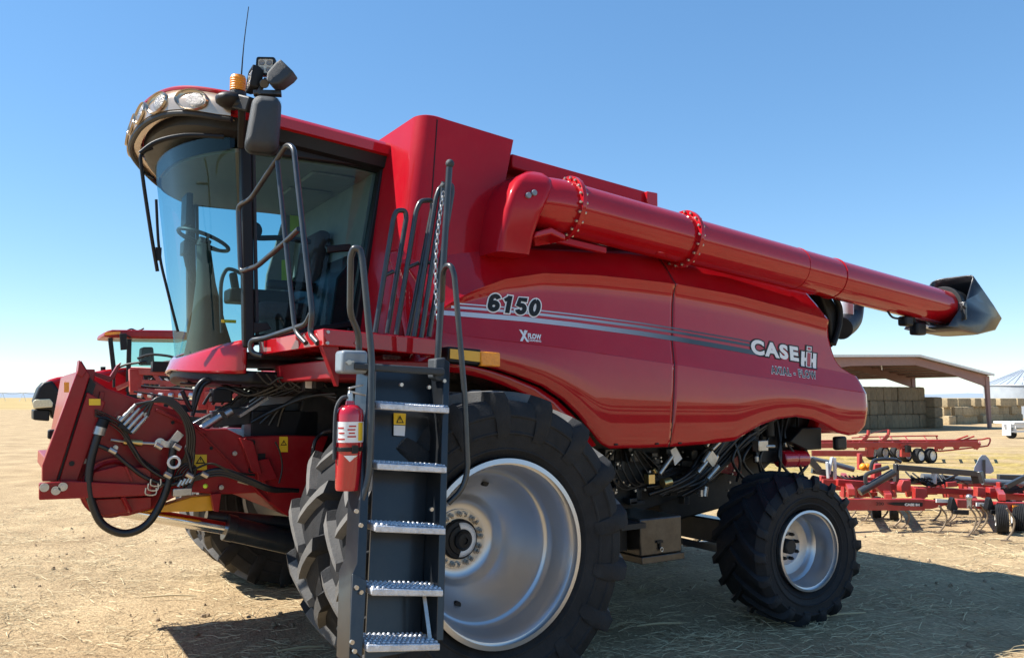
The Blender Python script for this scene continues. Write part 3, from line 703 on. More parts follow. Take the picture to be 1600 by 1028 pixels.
st = MB(); st.bar(A(860, 372, y=.84), A(945, 392, y=.84), .05, .05); st.bar(A(833, 378, y=.86), A(872, 372, y=.84), .04, .07); st.build('auger_strut', 'tankred', T, bevel=.006)
lg = MB(); lg.bar(A(1025, 391, y=.72), A(1046, 391, y=.72), .05, .06); lg.build('auger_rest', 'red', T, bevel=.008)
# spout
ax = a1-ad*.02
SP = [A(1507, 468, y=.55), A(1519, 429, y=.55), A(1567, 498, y=.55), A(1557, 516, y=.55), A(1529, 523, y=.55), A(1477, 511, y=.55)]
yn, yf = .52, 1.02
sp = MB()
def near(p): return Vector((p.x, yn, p.z))
shell = []
tf, tr_, b3, b4, b5 = SP[1], SP[2], SP[3], SP[4], SP[5]
prof = [tf, tf.lerp(tr_, .35), tf.lerp(tr_, .7), tr_, b3, b4, b4.lerp(b5, .5), b5]
# rounded-section hood: walls near and far, a back, open towards the front
rowsN = []
for i, p in enumerate(prof):
    r_ = []
    cx = Vector((SP[0].x, 0, SP[0].z))
    for k, (yy, s_) in enumerate(((yn, .0), (yn+.002, .65), (yn+.008, .92), (yn+.035, .985), (yn+.09, 1), (yf-.16, 1), (yf-.07, .97), (yf-.02, .88), (yf-.002, .6), (yf, 0))):
        hub = [SP[0], SP[0], SP[0], SP[0].lerp(SP[5], .35), SP[0].lerp(SP[5], .5), SP[0].lerp(SP[5], .6), SP[0].lerp(SP[5], .8), SP[0].lerp(SP[5], .9)][i]
        q = hub.lerp(p, s_); r_.append(Vector((q.x, yy, q.z)))
    rowsN.append(r_)
sp.grid(rowsN); sp.build('spout', 'spout', T, smooth=38, solid=.012)
cl = MB(); cl.cyl(a1-ad*.12, a1+ad*.03, rt_+.025, n=40); cl.cyl(a1-ad*.16, a1-ad*.10, rt_+.035, n=40); cl.build('spout_collar', 'black', T, bevel=.006)
br = MB(); br.bar(A(1503, 472, y=.53), A(1503, 500, y=.53), .10, .03, (1, 0, 0)); p = A(1505, 478, y=.51); br.cyl(p, p+Vector((0, -.03, 0)), .03, n=16); br.build('spout_pivot', 'blackmetal', T, bevel=.01)
ac = MB(); ac.cyl(A(1435, 508, y=.75), A(1482, 517, y=.75), .022, n=14); ac.build('spout_actuator', 'white', T)
sc = MB(); sc.box(A(1415, 502, y=.75), (.14, .10, .10)); sc.box(A(1434, 514, y=.75), (.17, .10, .13)); sc.tube([A(1387, 486, y=.75), A(1395, 496, y=.75), A(1412, 498, y=.75), A(1425, 496, y=.75), A(1432, 508, y=.75)], .012, 8, 4); sc.bar(A(1425, 490, y=.75), A(1432, 512, y=.75), .04, .04); sc.each('spout_lamp', 'black', T, bevel=.02)
lm = MB(); lm.box(A(1222, 386, y=.80), (.10, .03, .03)); lm.build('tube_clip', 'red', T)

# ---------------- engine end: rotary screen housing and exhaust seen behind the panel
sc = MB(); q = [(1282, 456), (1300, 464), (1313, 482), (1316, 505), (1310, 528), (1302, 545), (1297, 500)]
sc.prism([A(px, py, y=1.0) for px, py in q], (0, .9, 0)); sc.build('screen_housing', 'black', T, bevel=.03, seg=3)
sr = MB(); sr.tube([A(1303, 462, y=.97), A(1312, 482, y=.97), A(1311, 510, y=.97), A(1302, 538, y=.97)], .03, 10, 5); sr.build('housing_trim', 'black', T)
ex = MB(); ex.cyl(A(1321, 466, y=1.3), A(1321, 492, y=1.3), .085, n=24); ex.build('exhaust_pipe', 'galv', T)
ex = MB(); ex.tube([A(1332, 462, y=1.4), A(1332, 480, y=1.4), A(1328, 500, y=1.35), A(1314, 513, y=1.2)], .12, 20, 6); ex.build('air_duct', 'black', T)
rb = MB(); rb.prism([(3.6, 1.1, 2.0), (4.35, 1.1, 2.0), (4.4, 1.1, 1.5), (3.9, 1.1, 1.2), (3.5, 1.1, 1.35)], (0, 2*(YC-1.1), 0)); rb.build('straw_hood', 'black', T, bevel=.02)
rp = MB(); rp.prism([A(1254, 668, y=.95), A(1284, 668, y=.95), A(1284, 702, y=.95), A(1262, 703, y=.95), A(1235, 690, y=.95)], (0, .35, 0)); rp.build('rear_bracket', 'black', T, bevel=.01)
rl = MB(); rl.box(A(1312, 692, y=.85), (.16, .06, .13)); rl.build('tail_lamp', 'black', T, bevel=.02)
rh = MB(); rows_ = []
q0 = [A(1322, 592, y=1.0), A(1333, 616, y=1.0), A(1330, 650, y=1.0), A(1322, 676, y=1.0)]
rh.prism(q0+[p+Vector((-.5, 0, 0)) for p in q0[::-1]], (0, 2*(YC-1.0), 0)); rh.build('rear_hood', 'red', T, bevel=.03)

# ---------------- cab
CY0, CY1 = 1.6, 2*YC-1.6; HW = YC-CY0
def cabx(y, t, ext=0):       # front glass outline; t 0 bottom .. 1 top
    u = abs(y-YC)/(HW+ext); return lerp(-1.13, -1.22, t)-(lerp(.27, .39, t)+ext*.6)*max(0, 1-u**2.3)**.75
def cabz(y, t):
    u = abs(y-YC)/HW; return lerp(lerp(2.17, 2.26, u*u), 3.70, t)
gl = MB(); gl.grid([[Vector((cabx(y, t/6), y, cabz(y, t/6))) for y in [lerp(CY0+.02, CY1-.02, i/32) for i in range(33)]] for t in range(7)])
gl.build('windscreen', 'glass', T, smooth=60)
sun_strip = MB(); sun_strip.grid([[Vector((cabx(y, t)+.012, y, cabz(y, t))) for y in [lerp(CY0+.05, CY1-.05, i/32) for i in range(33)]] for t in (.93, 1.0)])
sun_strip.build('windscreen_header', 'black', T, smooth=60)
DR = [(385, 222), (597, 252), (548, 505), (391, 530)]
for yy in (CY0+.01, CY1-.01):
    d = MB(); q = [A(px, py, y=CY0) for px, py in DR]; d.poly([Vector((p.x, yy, p.z)) for p in q]); d.build('door_glass', 'glass', T, smooth=0)
    fr = MB(); q = [Vector((p.x, yy+(-.02 if yy < YC else .02), p.z)) for p in q]
    fr.bar(q[0]+Vector((-.015, 0, .06)), q[3]+Vector((-.015, 0, -.06)), .085, .075, (1, 0, 0)); fr.bar(q[1]+Vector((.03, 0, .05)), q[2]+Vector((.03, 0, -.15)), .10, .09, (1, 0, 0))
    fr.bar(q[0]+Vector((0, 0, .0)), q[1]+Vector((.05, 0, .0)), .06, .15); fr.bar(q[3], q[2]+Vector((.05, 0, 0)), .05, .05)
    fr.build('door_frame', 'black', T, bevel=.012)
    pl = MB(); pl.tube([q[0]+Vector((.045, -.0, 0)), q[3]+Vector((.045, 0, 0))], .014, 8); pl.build('door_seal', 'greyplastic', T)
# roof: red shell over a black header with the lamp visor across the front
def roofpt(y, t, dz=0, ext=0):   # outline in plan; t 0 front..1 rear
    pass
def roof_outline(grow, n=24):
    pts = []
    for i in range(n+1):
        y = lerp(1.45-grow, 2*YC-1.45+grow, i/n); u = abs(y-YC)/(YC-1.45+grow)
        pts.append((-1.30-grow*.3-.41*max(0, 1-u**2.4)**.8, y))
    pts.append((-.08, 2*YC-1.45+grow)); pts.append((-.08, 1.45-grow))
    return pts
def rz(x, base): return base-.10*sstep(-1.2, 0, x)+.12*sstep(-1.25, -1.72, x)
rf = MB(); rings = []
for g, z in ((-.04, 3.785), (.0, 3.79), (.005, 3.855), (-.02, 3.885), (-.10, 3.905), (-.3, 3.93), (-.55, 3.94)):
    rings.append([Vector((x, y, rz(x, z))) for x, y in roof_outline(g)])
rf.loft(rings); rf.build('cab_roof', 'red', T, smooth=40)
hd = MB(); rings = []
for g, z in ((-.13, 3.66), (-.06, 3.70), (-.04, 3.795)):
    rings.append([Vector((x, y, rz(x, z)+(.02 if g < -.1 else 0))) for x, y in roof_outline(g)])
hd.loft(rings); hd.build('roof_header', 'black', T, smooth=40)
# visor: curved band with lamps, wrapped round the roof front
def visor_pt(s, h, out=0):       # s 0 near end .. 1 far end
    y = lerp(1.43, 2*YC-1.43, s); u = abs(y-YC)/(YC-1.43); x = -1.31-.44*max(0, 1-u**2.4)**.8
    n_ = Vector(((-1 if u < .98 else -.4), (y-YC)*.55, 0)).normalized()
    return Vector((x, y, rz(x, lerp(3.74, 3.91, h))))+n_*(out+.03*(1-h))
vs = MB(); N = 60
prof_v = [(0, -.06), (0, 0), (.06, .035), (.5, .05), (.94, .03), (1.0, 0.0), (1.0, -.06)]
vs.grid([[visor_pt(i/N, h, o) for i in range(N+1)] for h, o in prof_v]); vs.build('visor', 'visor', T, smooth=50)
vt = MB(); vt.tube([visor_pt(i/N, 1.03, .02) for i in range(N+1)], .018, 8); vt.build('visor_trim', 'red', T)
vt = MB(); vt.tube([visor_pt(i/N, -.05, .01) for i in range(N+1)], .022, 8); vt.build('visor_seal', 'black', T)
for s_, rw_, rh_ in ((.085, .145, .076), (.235, .135, .080), (.37, .125, .080), (.5, .12, .080), (.63, .125, .080), (.765, .135, .080), (.915, .145, .076)):
    c = visor_pt(s_, .52, .062); e1 = (visor_pt(s_+.03, .52, .062)-visor_pt(s_-.03, .52, .062)).normalized(); e2 = (visor_pt(s_, .9, .05)-visor_pt(s_, .1, .05)).normalized(); nn = e1.cross(e2)
    if nn.x > 0: nn = -nn
    k = MB(); rg = []
    for sc_, dp in ((1.05, -.02), (1.01, -.004), (.985, -.006), (.95, -.018), (.6, -.036), (.01, -.04)):
        rg.append([c+e1*(rw_*sc_*math.cos(2*math.pi*i/28))+e2*(rh_*sc_*math.sin(2*math.pi*i/28))+nn*dp for i in range(28)])
    k.loft(rg, False); lo_ = k.build('roof_lamp', 'lampdark', T, smooth=40)
    k = MB(); cc = c+e1*rw_*-.22-nn*.004; rg = []
    for sc_, dp in ((1, -.03), (.98, -.012), (.8, -.006), (.4, -.002), (.01, -.001)):
        rg.append([cc+e1*(rw_*.56*sc_*math.cos(2*math.pi*i/24))+e2*(rh_*.72*sc_*math.sin(2*math.pi*i/24))+nn*dp for i in range(24)])
    k.loft(rg, False); k.build('lens', 'lens', lo_, smooth=40)
# inside of the cab
cl = MB(); cl.prism([(cabx(y_, 1)+.05, y_, 3.585) for y_ in [lerp(CY0+.04, CY1-.04, i/24) for i in range(25)]]+[(-.15, CY1-.04, 3.585), (-.15, CY0+.04, 3.585)], (0, 0, .03)); cl.build('headliner', 'headliner', T)
rwall = MB(); rwall.prism([(-.20, CY0+.05, 3.59), (-.13, CY0+.05, 3.59), (-.33, CY0+.05, 2.1), (-.42, CY0+.05, 2.1)], (0, 2*HW-.1, 0)); rwall.build('cab_rear_wall', 'cabtrim', T)
qt = MB(); qt.prism([(-.56, CY1-.06, 2.1), (-.12, CY1-.06, 2.1), (-.08, CY1-.06, 3.62), (-.34, CY1-.06, 3.62), (-.50, CY1-.06, 3.0)], (0, .05, 0)); qt.build('quarter_trim', 'cabtrim', T, bevel=.01)
rl2 = MB(); rl2.prism([(-.27, CY0+.06, 3.0), (-.25, CY0+.06, 3.0), (-.30, CY0+.06, 2.15), (-.55, CY0+.06, 2.15), (-.47, CY0+.06, 2.75)], (0, 2*HW-.12, 0)); rl2.build('rear_trim', 'black', T, bevel=.04)
flr = MB(); flr.prism([Vector((cabx(lerp(CY0, CY1, i/20), 0), lerp(CY0, CY1, i/20), 2.12)) for i in range(21)]+[Vector((-.3, CY1, 2.12)), Vector((-.3, CY0, 2.12))], (0, 0, .05)); flr.build('cab_floor', 'black', T)
vent = MB()
for yy in (1.95, 2.5): vent.box((-.45, yy, 3.575), (.36, .30, .03))
vent.each('ceiling_console', 'cabtrim', T, bevel=.03)
seat = MB(); seat.box((-.62, YC, 2.55), (.50, .52, .14)); so = seat.build('operator_seat', 'seat', T, bevel=.05, seg=3)
k = MB(); k.box((-.38, YC, 2.92), (.13, .50, .66), Matrix.Rotation(R(8), 3, 'Y')); k.build('backrest', 'seat', so, bevel=.06, seg=3)
k = MB(); k.cyl((-.62, YC, 2.16), (-.62, YC, 2.48), .16, .2, 20); k.build('seat_base', 'black', so)
k = MB(); k.box((-.62, YC-.34, 2.74), (.44, .09, .07)); k.box((-.66, YC+.42, 2.72), (.62, .24, .12)); k.tube([(-.9, YC+.40, 2.76), (-.93, YC+.40, 2.92)], .035, 10); k.build('armrest', 'black', so, bevel=.02)
stc = A(318, 381, y=YC)
k = MB(); bs = Vector((cabx(YC, 0)+.22, YC, 2.17)); rings = []
for t, wx, wy in ((0, .20, .19), (.3, .13, .15), (.65, .075, .09), (1, .05, .055)):
    c = bs.lerp(stc, t); rings.append([c+Vector((wx*math.cos(a), wy*math.sin(a), 0)) for a in [2*math.pi*i/16 for i in range(16)]])
k.loft(rings); sto = k.build('steering_column', 'olive', T)
k = MB(); ax_ = Vector((.35, 0, 1)).normalized(); rg = k.ring(stc+Vector((0, 0, .03)), ax_, .20, 32); k.tube(rg+rg[:2], .016, 8)
for i in (0, 11, 21): k.tube([stc, rg[i]], .012, 6)
k.cyl(stc-ax_*.03, stc+ax_*.04, .05, n=16); k.build('steering_wheel', 'black', sto)
k = MB(); k.box(A(292, 330, y=2.75), (.05, .22, .26)); k.tube([A(295, 360, y=2.75), A(290, 400, y=2.75), A(302, 440, y=2.75)], .022, 8, 3); k.box(A(288, 388, y=2.75), (.04, .16, .11)); k.build('display_screen', 'black', T, bevel=.015)
k = MB(); k.tube([A(347, 520, y=1.8), A(345, 450, y=1.8), A(352, 424, y=1.8), A(362, 421, y=1.8), A(378, 428, y=1.8)], .014, 8, 5); k.build('grab_handle', 'greyplastic', T)
k = MB(); k.tube([A(392, 368, y=1.72), A(405, 372, y=1.72), A(440, 372, y=1.72), A(485, 378, y=1.72)], .020, 8, 4); k.ball(A(399, 360, y=1.68), .05, sc=(1, .6, 1.2)); k.build('door_pull', 'black', T)
k = MB(); k.bar(A(510, 390, y=1.54), A(548, 387, y=1.54), .035, .055); k.build('door_handle', 'black', T, bevel=.01)
k = MB(); k.prism([A(391, 503, y=1.55), A(418, 505, y=1.55), A(424, 514, y=1.55), A(402, 520, y=1.55), A(391, 522, y=1.55)], (0, .02, 0)); k.build('door_hinge', 'black', T, bevel=.004)
for px, py, w_, h_ in ((460, 347, 7, 15), (445, 422, 5, 16)):
    k = MB(); k.prism([A(px-w_, py-h_, y=3.42), A(px+w_, py-h_, y=3.42), A(px+w_, py+h_, y=3.42), A(px-w_, py+h_, y=3.42)], (0, .003, 0)); k.build('window_decal', 'decalgreen', T)
k = MB(); k.prism([A(346, 499, y=1.75), A(369, 500, y=1.75), A(369, 505, y=1.75), A(346, 504, y=1.75)], (0, .003, 0)); k.build('glass_decal', 'decalyellow', T)
# red skirt under the windscreen
sk = MB(); rows_ = []
ys = [lerp(CY0-.02, CY1+.02, i/40) for i in range(41)]
def skp(y, k_):
    u = min(1, abs(y-YC)/HW); zt_ = cabz(y, 0)-.005; h = lerp(.10, .24, u**1.5)
    return Vector((cabx(y, 0, .02)-(.02 if k_ else .0)-.05*(1-u**2)*k_, y, zt_-h*k_))
sk.grid([[skp(y, q) for y in ys] for q in (0, .15, .5, .9, 1.0)]); sk.build('cab_skirt', 'red', T, solid=.02, smooth=40)
ub = MB(); ub.prism([skp(y, 1)+Vector((.04, 0, .02)) for y in ys]+[Vector((-.3, CY1, 2.02)), Vector((-.3, CY0, 2.02))], (0, 0, -.09)); ub.build('cab_base', 'black', T, bevel=.02)
# wipers
wp = MB(); wp.tube([A(243, 232, y=1.9)+Vector((-.02, 0, 0)), A(222, 240, y=1.9), A(221, 262, y=1.9), A(236, 365, y=1.95), A(246, 424, y=2.0)], .013, 8, 3); wo = wp.build('wiper', 'black', T)
k = MB(); k.tube([A(244, 312, y=2.0), A(249, 395, y=2.0), A(262, 455, y=2.0), A(278, 518, y=2.0)], .010, 6, 4); k.box(A(247, 397, y=2.0), (.04, .04, .09)); k.build('wiper_blade', 'black', wo)
wp = MB(); wp.tube([A(219, 240, y=1.75), A(245, 222, y=1.7), A(290, 212, y=1.6), A(350, 214, y=1.5)], .016, 8, 5); wp.build('header_grab_bar', 'black', T)
k = MB(); k.tube([A(222, 268, y=1.9), A(240, 278, y=2.05)], .010, 6); k.build('wiper_link', 'black', T)

# roof corner: bracket, beacon, mirror, work lights, antenna
k = MB(); k.tube([A(351, 160, y=1.38), A(365, 160, y=1.32), A(385, 163, y=1.2)], [.05, .055, .03], 14, 3); k.ball(A(362, 158, y=1.32), .10, sc=(1.1, 1, .55)); k.bar(A(372, 160, y=1.3), A(396, 166, y=1.15), .09, .10); k.bar(A(378, 168, y=1.3), A(377, 232, y=1.5), .05, .04); k.build('mirror_bracket', 'black', T, bevel=.012)
bc = A(371.5, 148, y=1.30)
k = MB(); k.lathe([(0, 0), (.056, 0), (.056, .025), (.05, .03)], bc+Vector((0, 0, -.015)), (0, 0, 1), 24); bo = k.build('beacon', 'greyplastic', T)
k = MB(); pr = [(.052, .02)]
for i in range(6): pr += [(.054, .025+i*.016), (.050, .033+i*.016)]
pr += [(.046, .125), (.02, .132), (0, .133)]
k.lathe(pr, bc, (0, 0, 1), 24); k.build('beacon_lens', 'amber', bo)
# mirror housing (back of it faces the camera)
def rrect(c, ux, uz, w_, h_, r_, n=5):
    P = []
    for sx, sz, a0_ in ((1, 1, 0), (-1, 1, 90), (-1, -1, 180), (1, -1, 270)):
        for i in range(n+1):
            a = R(a0_+90*i/n); P.append(c+ux*(sx*(w_/2-r_)+r_*math.cos(a))+uz*(sz*(h_/2-r_)+r_*math.sin(a)))
    return P
mc = A(413, 196, y=1.02); ux = Vector((.62, -.79, 0)).normalized(); tilt = Vector((.14, .05, 1)).normalized(); nn = tilt.cross(ux).normalized()
ux = (RT*.96+FWH*.28).normalized(); nn = (-FWH*.96+RT*.28).normalized(); tilt = (Vector((0, 0, 1))+RT*.09).normalized()
k = MB(); rings = []
for w_, h_, d in ((.02, .02, .095), (.12, .26, .092), (.155, .31, .08), (.185, .35, .05), (.20, .372, .0), (.20, .372, -.05), (.185, .355, -.06), (.02, .02, -.06)):
    c = mc+nn*d; r_ = min(w_, h_)*.28; P_ = rrect(c, ux, tilt, w_, h_, r_)
    for p in P_:
        s_ = (p-mc).dot(tilt)/.37; p += ux*((p-mc).dot(ux)*.18*s_)*-1.0
    rings.append(P_)
k.loft(rings); mo = k.build('side_mirror', 'greyplastic', T, smooth=50)
k = MB(); k.loft([rrect(mc+nn*.012, ux, tilt, .204, .376, .057), rrect(mc+nn*.004, ux, tilt, .204, .376, .057)], False); 
for p in k.v:
    s_ = (p-mc).dot(tilt)/.37; p += ux*((p-mc).dot(ux)*.18*s_)*-1.0
k.build('mirror_seam', 'black', mo)
def work_light(c, ux, uz, name, w_=.115, faceout=1):
    nn = ux.cross(uz).normalized(); nn = nn if nn.dot(CAM-c)*faceout > 0 else -nn
    k = MB(); rings = []
    for q, d in ((1, .0), (1, -.03), (.8, -.065), (.5, -.07)): rings.append(rrect(c+nn*d, ux, uz, w_*q, w_*q, .014*q))
    k.loft(rings); o = k.build(name, 'black', T, smooth=30)
    k = MB(); k.loft([rrect(c+nn*.001, ux, uz, w_, w_, .014), rrect(c+nn*.008, ux, uz, w_*.98, w_*.98, .014), rrect(c+nn*.008, ux, uz, w_*.80, w_*.80, .01), rrect(c+nn*.002, ux, uz, w_*.78, w_*.78, .01)], False); k.build('light_bezel', 'black', o)
    k = MB(); k.loft([rrect(c+nn*.0025, ux, uz, w_*.78, w_*.78, .01)], True); k.f = k.f[:1]; k.build('light_lens', 'led', o)
    k = MB()
    for a in (-1, 1):
        for b_ in (-1, 1): 
            cc = c+ux*(a*w_*.19)+uz*(b_*w_*.19)+nn*.003; k.lathe([(.019, 0), (.017, .004), (.006, .001), (.0, .001)], cc, nn, 14)
    k.build('light_cell', 'lens', o); return o
Z = Vector((0, 0, 1))
work_light(A(414.5, 104, y=1.05), (RT+FWH*.05).normalized(), (Z+RT*.06).normalized(), 'work_light', .122)
work_light(A(391, 124, y=1.10), (RT*.5-FWH*.87).normalized(), (Z+RT*.14).normalized(), 'work_light', .15)
c = A(440, 122, y=1.0); ux2 = (RT*.6+Z*.45-FWH*.1).normalized()
k = MB(); a_ = A(424, 134, y=1.0); b_ = A(452, 108, y=.98); 
k.loft([rrect(a_.lerp(b_, t), (RT*.62+Z*-.6).normalized()*1, FWH, w1, .13, .02) for t, w1 in ((0, .05), (.25, .115), (.75, .135), (1.0, .125))]); ko = k.build('work_light', 'greyplastic', T, bevel=.006, smooth=35)
k = MB(); k.bar(A(402, 148, y=1.05), A(416, 124, y=1.05), .03, .03); k.bar(A(416, 124, y=1.05), A(432, 132, y=1.03), .035, .03); k.cyl(A(413, 131, y=1.0), A(413, 131, y=1.1), .03, n=14); k.bar(A(396, 146, y=1.08), A(440, 147, y=1.02), .06, .03); k.build('light_bracket', 'blackmetal', T, bevel=.004)
k = MB(); k.tube([A(376.5, 128, y=1.45), A(381, 70, y=1.45), A(388.5, 11, y=1.45)], [.006, .0035, .0028], 6, 3); k.cyl(A(376, 140, y=1.45), A(376.6, 122, y=1.45), .014, .008, 10); k.build('antenna', 'black', T)

# ---------------- platform, rails, ladder
pf = MB(); q = [A(505, 513, y=.32), A(690, 531, y=.32), A(690, 556, y=.32), A(620, 550, y=.32), A(527, 541, y=.32), A(506, 540, y=.32)]
pf.prism(q, (-.02, 1.25, .0)); pf.build('platform', 'red', T, bevel=.006)
k = MB(); k.prism([A(503, 540, y=.36), A(530, 541, y=.36), A(530, 603, y=.36), A(527, 604, y=.36)], (0, .06, 0)); k.build('platform_bracket', 'frame', T, bevel=.004)
k = MB()
for px, py in ((512, 519), (511, 536), (556, 536)): p = A(px, py, y=.32); k.cyl(p, p+Vector((0, -.012, 0)), .010, n=8)
k.each('platform_bolt', 'steel', T)
ush = MB(); ush.box((-.55, 1.05, 2.02), (.75, 1.2, .12)); ush.build('platform_underframe', 'frame', T, bevel=.01)
def rail(pts, r_, m='rail', name='handrail', bend=.07):
    k = MB(); k.rtube([A(*p[:2], y=p[2]) for p in pts], r_, bend); return k.build(name, m, T, smooth=50)
def gy(px): return lerp(1.48, .40, (px-373)/(497-373))
def G(*P): return [(px, py, gy(px)) for px, py in P]
rail(G((497, 536), (484, 522), (488, 490), (459, 231), (448, 226), (392, 311), (372, 322), (376, 425), (402, 416), (447, 377), (467, 358)), .0175, bend=.05)
rail(G((478, 536), (461, 518), (433, 248)), .0155)
rail([(410, 556, 1.15), (392, 551, 1.2), (391, 532, 1.2), (412, 529, 1.1), (478, 507, .6), (486, 490, .5)], .0175, bend=.05)
def loop(P, y): return [(px, py, y) for px, py in P]
rail(loop([(586, 520), (615, 340), (620, 329), (633, 329), (635, 340), (605, 521)], .62), .0165, bend=.03)
rail(loop([(602, 430), (615, 424)], .62), .013, name='rail_crossbar')
rail(loop([(619, 523), (650, 330), (657, 314), (675, 313), (676, 325), (638, 525)], .55), .0165, bend=.03)
rail(loop([(637, 418), (654, 411)], .55), .013, name='rail_crossbar')
rail(loop([(647, 526), (681, 310), (687, 293), (706, 288), (707, 300), (670, 526)], .48), .0165, bend=.03)
rail(loop([(658, 528), (689, 320), (693, 285)], .46), .016)
rail(loop([(668, 411), (682, 407)], .48), .013, name='rail_crossbar')
rail([(684, 560, .12), (702, 262, .12)], .020, name='grab_post')
k = MB(); k.ball(A(703, 256, y=.12), .027); k.build('post_cap', 'greyplastic', T)
k = MB(); k.ball(A(693, 291, y=.46), .024); k.build('post_cap', 'greyplastic', T)
rail([(691, 470, .10), (692, 425, .0), (697, 415, -.05), (705, 415, -.10), (710, 430, -.12), (726, 615, -.14), (731, 735, -.16), (722, 765, -.16), (700, 786, -.14)], .0165, bend=.05)
rail([(561, 548, .05), (560, 520, .04), (547, 490, -.02), (548, 400, -.08), (553, 387, -.10), (563, 390, -.12), (567, 410, -.13), (581, 560, -.16), (580, 640, -.18), (576, 745, -.2), (565, 782, -.20)], .0180, bend=.05)
# chain between the posts
k = MB()
p0, p1 = A(693, 300, y=.40), A(683, 500, y=.25); n = 26
for i in range(n):
    t = (i+.5)/n; c = p0.lerp(p1, t)+Vector((-.03*math.sin(t*math.pi), 0, 0)); d = (p1-p0).normalized(); u = d.orthogonal() if i % 2 else d.cross(d.orthogonal()); u = u.normalized()
    rg = [c+d*(.022*math.cos(a))+u*(.011*math.sin(a)) for a in [2*math.pi*j/10 for j in range(10)]]; k.tube(rg+rg[:1], .0035, 5)
k.build('safety_chain', 'steel', T)
# ladder
def LY(py): return lerp(-.04, -.40, (py-560)/(1020-560))
def LP(px, py, dy=0): return A(px, py, y=LY(py)+dy)
k = MB(); k.prism([LP(577, 556), LP(586, 556), LP(583, 640), LP(578, 720), LP(573, 860), LP(566, 1040), LP(545, 1040), LP(549, 900), LP(558, 880), LP(567, 700)], (0, .17, 0)); ladder = k.build('ladder', 'stepplate', T, bevel=.003)
k = MB(); k.prism([LP(694, 560), LP(703, 566), LP(700, 700), LP(693, 1000), LP(682, 1000), LP(690, 700)], (0, .17, 0)); k.build('ladder_side', 'stepplate', ladder, bevel=.003)
k = MB(); k.prism([LP(588, 572, .17), LP(698, 580, .17), LP(694, 780, .17), LP(684, 1010, .17), LP(570, 1030, .17), LP(582, 780, .17)], (0, .012, 0)); k.build('ladder_back', 'stepplate', ladder)
k = MB(); k.bar(LP(552, 572, .0), LP(692, 581, .0), .06, .04); k.prism([LP(680, 560), LP(697, 558), LP(699, 590), LP(690, 596), LP(680, 590)], (0, .1, 0)); k.build('ladder_head', 'greyplastic', ladder, bevel=.01)
k = MB(); k.prism([LP(551, 896, -.012), LP(573, 906, -.012), LP(566, 1028, -.012), LP(546, 1010, -.012)], (0, .012, 0)); k.build('hinge_plate', 'rail', ladder, bevel=.004)
k = MB()
for px, py in ((556, 917), (563, 924), (549, 1002), (553, 1016), (556, 798), (563, 820), (626, 601), (669, 605), (673, 795), (693, 595)):
    p = LP(px, py, -.012); k.cyl(p, p+Vector((0, -.016, 0)), .011, n=8)
k.each('ladder_bolt', 'steel', ladder)
for (l_, r2, dp, lowest) in (((588, 629), (696, 636), .13, 0), ((584, 722), (692, 728), .15, 0), ((581, 818), (690, 823), .17, 0), ((575, 916), (686, 918), .19, 0), ((568, 1003), (681, 1001), .22, 1)):
    a_, b_ = LP(*l_), LP(*r2); a_ += Vector((-.0, -.05, -.0)); b_ += Vector((0, -.05, 0))
    k = MB(); dv = Vector((0, dp, 0)); 
    k.prism([a_, b_, b_+dv, a_+dv], (0, 0, -.035)); 
    stp = k.build('step', 'tread', ladder, bevel=.006)
    k = MB(); nx, ny = 15, 5
    for i in range(nx):
        for j in range(ny):
            c = a_.lerp(b_, (i+.5)/nx)+dv*((j+.5)/ny)+Vector((0, 0, .003)); 
            k.loft([[c+Vector((.010*math.cos(q), .012*math.sin(q), 0)) for q in [2*math.pi*m_/6 for m_ in range(6)]], [c+Vector((.005*math.cos(q), .006*math.sin(q), .007)) for q in [2*math.pi*m_/6 for m_ in range(6)]]])
    k.build('step_studs', 'tread', stp, smooth=0)
k = MB(); k.bar(LP(662, 925, .05), LP(672, 1000, .02), .02, .006); k.build('step_strap', 'steel', ladder)
k = MB(); k.prism([LP(615, 645, .155), LP(634, 646, .155), LP(633, 664, .155), LP(615, 663, .155)], (0, -.003, 0)); k.build('warning_label', 'decalyellow', ladder)
k = MB(); k.prism([LP(615, 664, .155), LP(633, 665, .155), LP(632, 681, .155), LP(615, 680, .155)], (0, -.003, 0)); k.build('warning_label', 'decalwhite', ladder)
def tri_mark(p, sx, sz, parent, dy=-.0045):
    k = MB(); a = p+Vector((0, dy, 0)); V = [a+Vector((-sx, 0, -sz)), a+Vector((sx, 0, -sz)), a+Vector((0, 0, sz))]; I = [a+(v-a)*.62+Vector((0, 0, -sz*.06)) for v in V]
    k.add(V+I, [(0, 1, 4, 3), (1, 2, 5, 4), (2, 0, 3, 5)]); k.add([a+Vector((-.1*sx, 0, -.05*sz)), a+Vector((.1*sx, 0, -.05*sz)), a+Vector((.1*sx, 0, .35*sz)), a+Vector((-.1*sx, 0, .35*sz))], [(0, 1, 2, 3)]); k.add([a+Vector((-.1*sx, 0, -.3*sz)), a+Vector((.1*sx, 0, -.3*sz)), a+Vector((.1*sx, 0, -.15*sz)), a+Vector((-.1*sx, 0, -.15*sz))], [(0, 1, 2, 3)])
    k.build('warning_symbol', 'decalblack', parent, smooth=0, recalc=False)
tri_mark(LP(624.5, 655, .152), .025, .022, ladder)
# control box beside the ladder head
k = MB(); p = A(549, 566, y=.0); k.box(p, (.15, .12, .125)); k.build('control_box', 'bucket', T, bevel=.02, seg=3)
k = MB(); p = A(546, 566, y=-.07); k.cyl(p, p+Vector((0, .02, 0)), .014, n=10); k.bar(p+Vector((-.02, 0, 0)), p+Vector((.025, 0, .005)), .008, .008); k.build('box_latch', 'steel', T)
